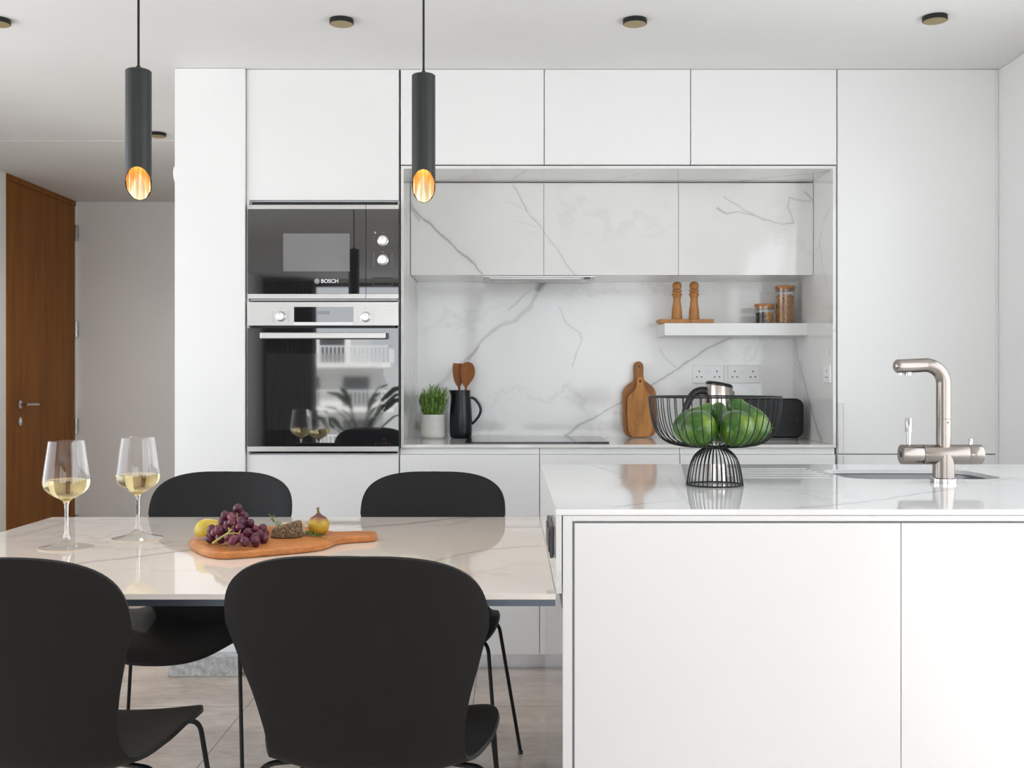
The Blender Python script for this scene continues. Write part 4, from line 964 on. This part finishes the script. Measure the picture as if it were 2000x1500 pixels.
for it_ in range(30):
    for i in range(len(kept)):
        for j in range(i):
            d = kept[i]-kept[j]; l = d.length
            if 1e-6 < l < .0205: s = d/l*(.0205-l)*.5; kept[i] += s; kept[j] -= s
    for p in kept: p.z = max(p.z, ZB+.0124)
for p in kept:
    M = Euler((random.uniform(-.9, .9), random.uniform(-.9, .9), 0)).to_matrix().to_4x4() @ Matrix.Diagonal((.92, .92, 1.16, 1))
    MB().sphere(p, .0122, M, 20, 12).build('grape', gm, gb, smooth=180)
stm = mat('grape_stem', (.42, .40, .10), .6)
ST = lambda a, b, D: (X(a, D), D, Z(b, D))
m = MB()
def stem(pts, r0, r1): q = smooth_path([ST(*p) for p in pts], 1); m.tube(q, [r0+(r1-r0)*i/(len(q)-1) for i in range(len(q))], 8)
stem([(415, 1061, 2.555), (428, 1052, 2.55), (442, 1043, 2.555), (450, 1037, 2.58), (455, 1028, 2.62)], .0026, .0014)
stem([(442, 1043, 2.555), (455, 1041, 2.55), (466, 1042, 2.555)], .0015, .001)
stem([(466, 1042, 2.555), (470, 1035, 2.56)], .001, .0008); stem([(448, 1038, 2.57), (446, 1030, 2.58)], .0013, .0008)
stem([(455, 1030, 2.6), (462, 1015, 2.66), (464, 1000, 2.67)], .0013, .001)
m.build('stem', stm, gb, smooth=60)
# mango / pear slice at the left
pm = mat('yellow_fruit_skin', (.60, .42, .03), .35); v = coords(pm); n1 = noise(pm, v, 18, 4)
L(pm, ramp(pm, n1.outputs[0], [(.35, (.42, .33, .02)), (.7, (.75, .55, .06))]), BS(pm).inputs['Base Color'])
pc = (X(412, 2.72), 2.715, ZB+.0235)
t = thing('pear_half', 'yellow pear half lying behind the grapes at the left end of the board', 'fruit', (pc[0], pc[1], ZB))
mb = MB().lathe([(.0005, -.040), (.014, -.038), (.025, -.028), (.0295, -.012), (.027, .006), (.020, .026), (.014, .042), (.008, .050), (.0005, .052)], (0, 0, 0), 28)
Mq = Matrix.Translation(pc) @ Euler((0, R(82), R(-12))).to_matrix().to_4x4()
for p in mb.v:
    if p.x > .004: p.x = .004
for p in mb.v: p.xyz = Mq @ Matrix.Rotation(R(20), 4, 'Z') @ p
mb.build('flesh', pm, t, smooth=50)
MB().tube([Mq @ Vector((0, 0, .05)), Mq @ Vector((.002, .002, .062))], .0018, 8).build('stalk', stm, t)
# cheese
chm = mat('herb_rind', (.2, .15, .08), .85); v = coords(chm); n1 = noise(chm, v, 170, 6, .75)
L(chm, ramp(chm, n1.outputs[0], [(.38, (.035, .025, .012)), (.52, (.17, .12, .06)), (.68, (.50, .40, .26))]), BS(chm).inputs['Base Color']); bump(chm, n1.outputs[0], .9, .003)
cc = on(557, 1052, ZB)
t = thing('herb_cheese', 'wedge of cheese with a dark herb crust on the serving board', 'cheese', (cc[0], cc[1]+.02, ZB))
cx0, cy0 = cc[0], cc[1]
out = [(-.046, .012), (-.040, -.010), (-.015, -.022), (.022, -.020), (.042, .004), (.036, .040), (-.02, .045)]
bmv = MB().prism(smooth_loop([(cx0+a, cy0+.015+b) for a, b in out], 1), .040, Matrix.Translation((0, 0, ZB+.0003)))
for p in bmv.v:
    k = (p.x-cx0+.046)/.09
    if p.z > ZB+.01: p.z = ZB+.022+.024*max(0, min(1, k)); p.x = cx0+(p.x-cx0)*.88; p.y = cy0+.015+(p.y-cy0-.015)*.85
co = bmv.build('crust', chm, t, bevel=.006, seg=3)
sl = MB().box(cx0-.02, cx0+.040, cy0+.056, cy0+.0595, ZB+.002, ZB+.034).build('cut_face', mat('pale_cheese', (.86, .68, .46), .6), t, bevel=.001)
# cracker and cheese slices behind
t = thing('cheese_slice', 'pale slice of cheese between the grapes and the crusted cheese', 'cheese', (X(500, 2.76), 2.76, ZB))
MB().prism(smooth_loop([(X(486, 2.78), 0), (X(514, 2.78), 0), (X(512, 2.78), .020), (X(500, 2.78), .026), (X(488, 2.78), .018)], 1), .008, Matrix.Translation((0, 2.792, ZB+.0006)) @ XZ).build('slice', mat('pale_cheese_slice', (.85, .75, .50), .6), t, bevel=.0015)
# fig
fgx, fgy = on(622, 1044, ZB); fgy += .0; 
t = thing('fig', 'ripe yellow-green fig standing on the serving board near the handle', 'fig', (fgx, fgy, ZB))
fm = mat('fig_skin', (.5, .38, .05), .45); g = N(fm, 'ShaderNodeTexCoord'); sp_ = N(fm, 'ShaderNodeSeparateXYZ'); L(fm, g.outputs['Object'], sp_.inputs[0])
mr = N(fm, 'ShaderNodeMapRange'); mr.inputs['From Min'].default_value = 0; mr.inputs['From Max'].default_value = .06; L(fm, sp_.outputs['Z'], mr.inputs['Value'])
nz = noise(fm, coords(fm, scale=(70, 70, 9)), 1.5, 3); ad = N(fm, 'ShaderNodeMath', operation='MULTIPLY_ADD'); L(fm, nz.outputs[0], ad.inputs[0]); ad.inputs[1].default_value = .35; L(fm, mr.outputs[0], ad.inputs[2])
L(fm, ramp(fm, ad.outputs[0], [(.15, (.20, .17, .015)), (.40, (.62, .40, .035)), (.75, (.50, .36, .04)), (.93, (.24, .09, .05)), (1.0, (.12, .05, .04))]), BS(fm).inputs['Base Color'])
bump(fm, nz.outputs[0], .5, .001)
FP = [(.0005, .0), (.012, .0), (.022, .006), (.0275, .017), (.0285, .026), (.026, .036), (.019, .045), (.010, .050), (.0055, .055)]
MB().lathe(FP, (fgx, fgy, ZB+.0005), 32).build('body', fm, t, smooth=180)
MB().tube([(fgx, fgy, ZB+.053), (fgx-.001, fgy, ZB+.063), (fgx-.0015, fgy, ZB+.0705)], [.0045, .0028, .0038], 10).build('stalk', mat('fig_stalk', (.20, .15, .04), .7), t, smooth=60)
# rosemary sprigs
def sprig(label, pts, seed, n=40):
    random.seed(seed); q = smooth_path(pts, 2); t = thing('rosemary_sprig', label, 'herb sprig', tuple(q[0]), 'rosemary sprigs on the serving board')
    MB().tube(q, .0013, 6).build('stem', mat('twig', (.32, .30, .20), .8), t)
    lf = MB()
    for k in range(n):
        p = q[int(k/n*(len(q)-1)*.8)+0]; a = random.uniform(0, PI); l = random.uniform(.010, .018)
        e = p+Vector((random.uniform(-.6, .9), math.cos(a)*.8, abs(math.sin(a))*.7+.1))*l; blade(lf, p, e, .0012, (0, 0, 0))
    lf.build('needles', mat('sprig_green', (.12, .26, .05), .6), t)
B = lambda a, b, dz=.002: Vector((*on(a, b, ZB), ZB+dz))
sprig('green rosemary sprig lying between the crusted cheese and the fig', [B(590, 1043), B(602, 1047, .004), B(618, 1050, .003), B(638, 1051)], 5)
sprig('small rosemary sprig sticking up behind the crusted cheese', [B(545, 1034), B(536, 1033, .015), B(531, 1033, .028), B(530, 1033, .034)], 8, 24)

# ================================================================== LIGHTS ON THE CEILING
def pendant(px, ptop, pbot, pov, wpx, label):
    r = .0295; D = 2*r*F/wpx; x = X(px, D); zt_ = Z(ptop, D); zb_ = Z(pbot, D); hcut = Z(pov, D)-zb_
    t = thing('pendant_lamp', label, 'pendant lamp', (x, D, zb_), 'black tube pendant lamps')
    n = 64; v = []; f = []
    turn = math.atan2(x, D)*.7
    def cut(a, rr): return zb_+hcut*(.5-.5*math.sin(a+turn)*rr/r)
    rings = [(r-.003, zt_-.0005), (r, zt_-.003)]
    for rr, z in rings:
        for k in range(n): a = 2*PI*k/n; v.append((x+rr*math.cos(a), D+rr*math.sin(a), z))
    for k in range(n): a = 2*PI*k/n; v.append((x+r*math.cos(a), D+r*math.sin(a), cut(a, r)))
    for k in range(n): a = 2*PI*k/n; v.append((x+(r-.0012)*math.cos(a), D+(r-.0012)*math.sin(a), cut(a, r)))
    f = [tuple(range(n))]+[(i*n+k, i*n+(k+1) % n, (i+1)*n+(k+1) % n, (i+1)*n+k) for i in range(3) for k in range(n)]
    MB().add(v, f).build('tube', dark_trim, t, smooth=40)
    v = []; n2 = 96
    for zsel in (0, 1):
        for k in range(n2):
            a = 2*PI*k/n2; rr = r-.0016-(.0011 if k % 12 in (0, 1, 2, 3, 4, 5) else 0)
            v.append((x+rr*math.cos(a), D+rr*math.sin(a), (cut(a, r)+.001) if zsel == 0 else zt_-.12))
    f = [(k, (k+1) % n2, n2+(k+1) % n2, n2+k) for k in range(n2)]+[tuple(n2+k for k in range(n2))]
    MB().add(v, f).build('reflector', gold, t, smooth=15)
    em = mat('warm_bulb', (1, .8, .5), .5); BS(em).inputs['Emission Color'].default_value = (1, .86, .66, 1); BS(em).inputs['Emission Strength'].default_value = 5
    MB().lathe([(.019, 0), (.022, .006), (.022, .03), (.0005, .03)], (x, D, zb_+.11), 28).build('bulb', em, t, smooth=40)
    MB().lathe([(.007, 0), (.0065, .006), (.004, .010)], (x, D, zt_), 18).build('cord_grip', dark_trim, t, smooth=40)
    MB().tube([(x, D, zt_+.006), (x, D, ZC-.022)], .0028, 10).build('cord', black_metal, t, smooth=60)
    MB().lathe([(.045, 0), (.05, .004), (.05, .022)], (x, D, ZC-.0225), 32).build('ceiling_rose', dark_trim, t, smooth=40)
    l = bpy.data.lights.new('pendant_light', 'SPOT'); l.energy = 7; l.color = (1, .78, .55); l.spot_size = R(84); l.spot_blend = .6; l.shadow_soft_size = .02
    lo = bpy.data.objects.new('pendant_light', l); COL.objects.link(lo); lo.location = (0, 0, .034); lo.parent = t
    return t
pendant(270.5, 137, 387.5, 330, 49.5, 'black tube pendant lamp hanging left, in front of the hall opening')
pendant(827.3, 146, 392.5, 335, 46, 'black tube pendant lamp hanging in front of the upper cabinets')
def downlight(px, py, label):
    D = DP(py, ZC); x = X(px, D)
    t = thing('downlight', label, 'ceiling light', (x, D, ZC-.016), 'small round ceiling downlights')
    MB().lathe([(.0395, 0), (.0405, .001), (.0405, .0155), (.0385, .0158)], (x, D, ZC-.016), 40).build('housing', black_metal, t, smooth=40)
    MB().lathe([(.0005, .0), (.038, .0), (.038, .0006), (.0005, .0006)], (x, D, ZC-.0168), 40).build('diffuser', bronze, t, smooth=40)
    return t
hl = bpy.data.lights.new('hall_fill_light', 'SPOT'); hl.energy = 45; hl.color = (1, .96, .90); hl.spot_size = R(165); hl.spot_blend = .5; hl.shadow_soft_size = .035  # added lamp to brighten the hall; the downlight itself is off
ho = bpy.data.objects.new('hall_fill_light', hl); COL.objects.link(ho)
ho.location = (X(308, DP(260, ZC)), DP(260, ZC), ZC-.022)
d0 = downlight(667, 38, 'ceiling downlight above the tall oven cabinet, left of the second pendant cord')
for px, py, lab in ((1240, 38, 'ceiling downlight above the middle of the kitchen run'), (1826, 32, 'ceiling downlight furthest right, above the tap'), (-4, 38, 'ceiling downlight cut off by the left edge of the photo'), (308, 260, 'far ceiling downlight in the hall, beside the left pendant')):
    D = DP(py, ZC); c = copy_tree(d0); c.location = (X(px, D), D, ZC-.016); c['label'] = lab

# ================================================================== BEHIND THE CAMERA
cm = paint('curtain_grey', (.10, .10, .10), .9)
v = []; f = []; n = 120
for k in range(n+1):
    xx = -2.95+.60*k/n; yy = YR+.12+.03*math.sin(k*.62)
    v += [(xx, yy, .02), (xx, yy, ZC-.03), ]
for k in range(n): f.append((2*k, 2*k+2, 2*k+3, 2*k+1))
cu = MB().add(v, f).build('curtain', cm, smooth=180); q = cu.modifiers.new('s', 'SOLIDIFY'); q.thickness = .003
tag(cu, 'dark grey pleated curtain beside the balcony window, mirrored in the oven', 'curtain')
pt = thing('potted_palm', 'large-leafed plant by the balcony window, mirrored in the oven door', 'potted plant', (-1.75, -3.9, 0))
MB().lathe([(.0005, 0), (.13, 0), (.17, .30), (.16, .30), (.15, .26), (.0005, .26)], (-1.75, -3.9, 0), 32).build('pot', mat('planter', (.5, .5, .48), .6), pt, smooth=40)
random.seed(21); lf = MB()
for k in range(16):
    a = random.uniform(0, 2*PI); h = random.uniform(.55, .95); r1 = random.uniform(.08, .3)
    b0 = Vector((-1.75, -3.9, .27)); b1 = b0+Vector((r1*math.cos(a), r1*.6*math.sin(a), h-.27)); d = Vector((math.cos(a), .6*math.sin(a), .55)).normalized()
    lf.tube([b0, (b0+b1)/2+Vector((0, 0, .06)), b1], .006, 6); blade(lf, b1, b1+d*random.uniform(.22, .38), .030, (0, 0, .05))
lf.build('leaves', mat('palm_leaf', (.05, .13, .04), .45), pt, smooth=60)
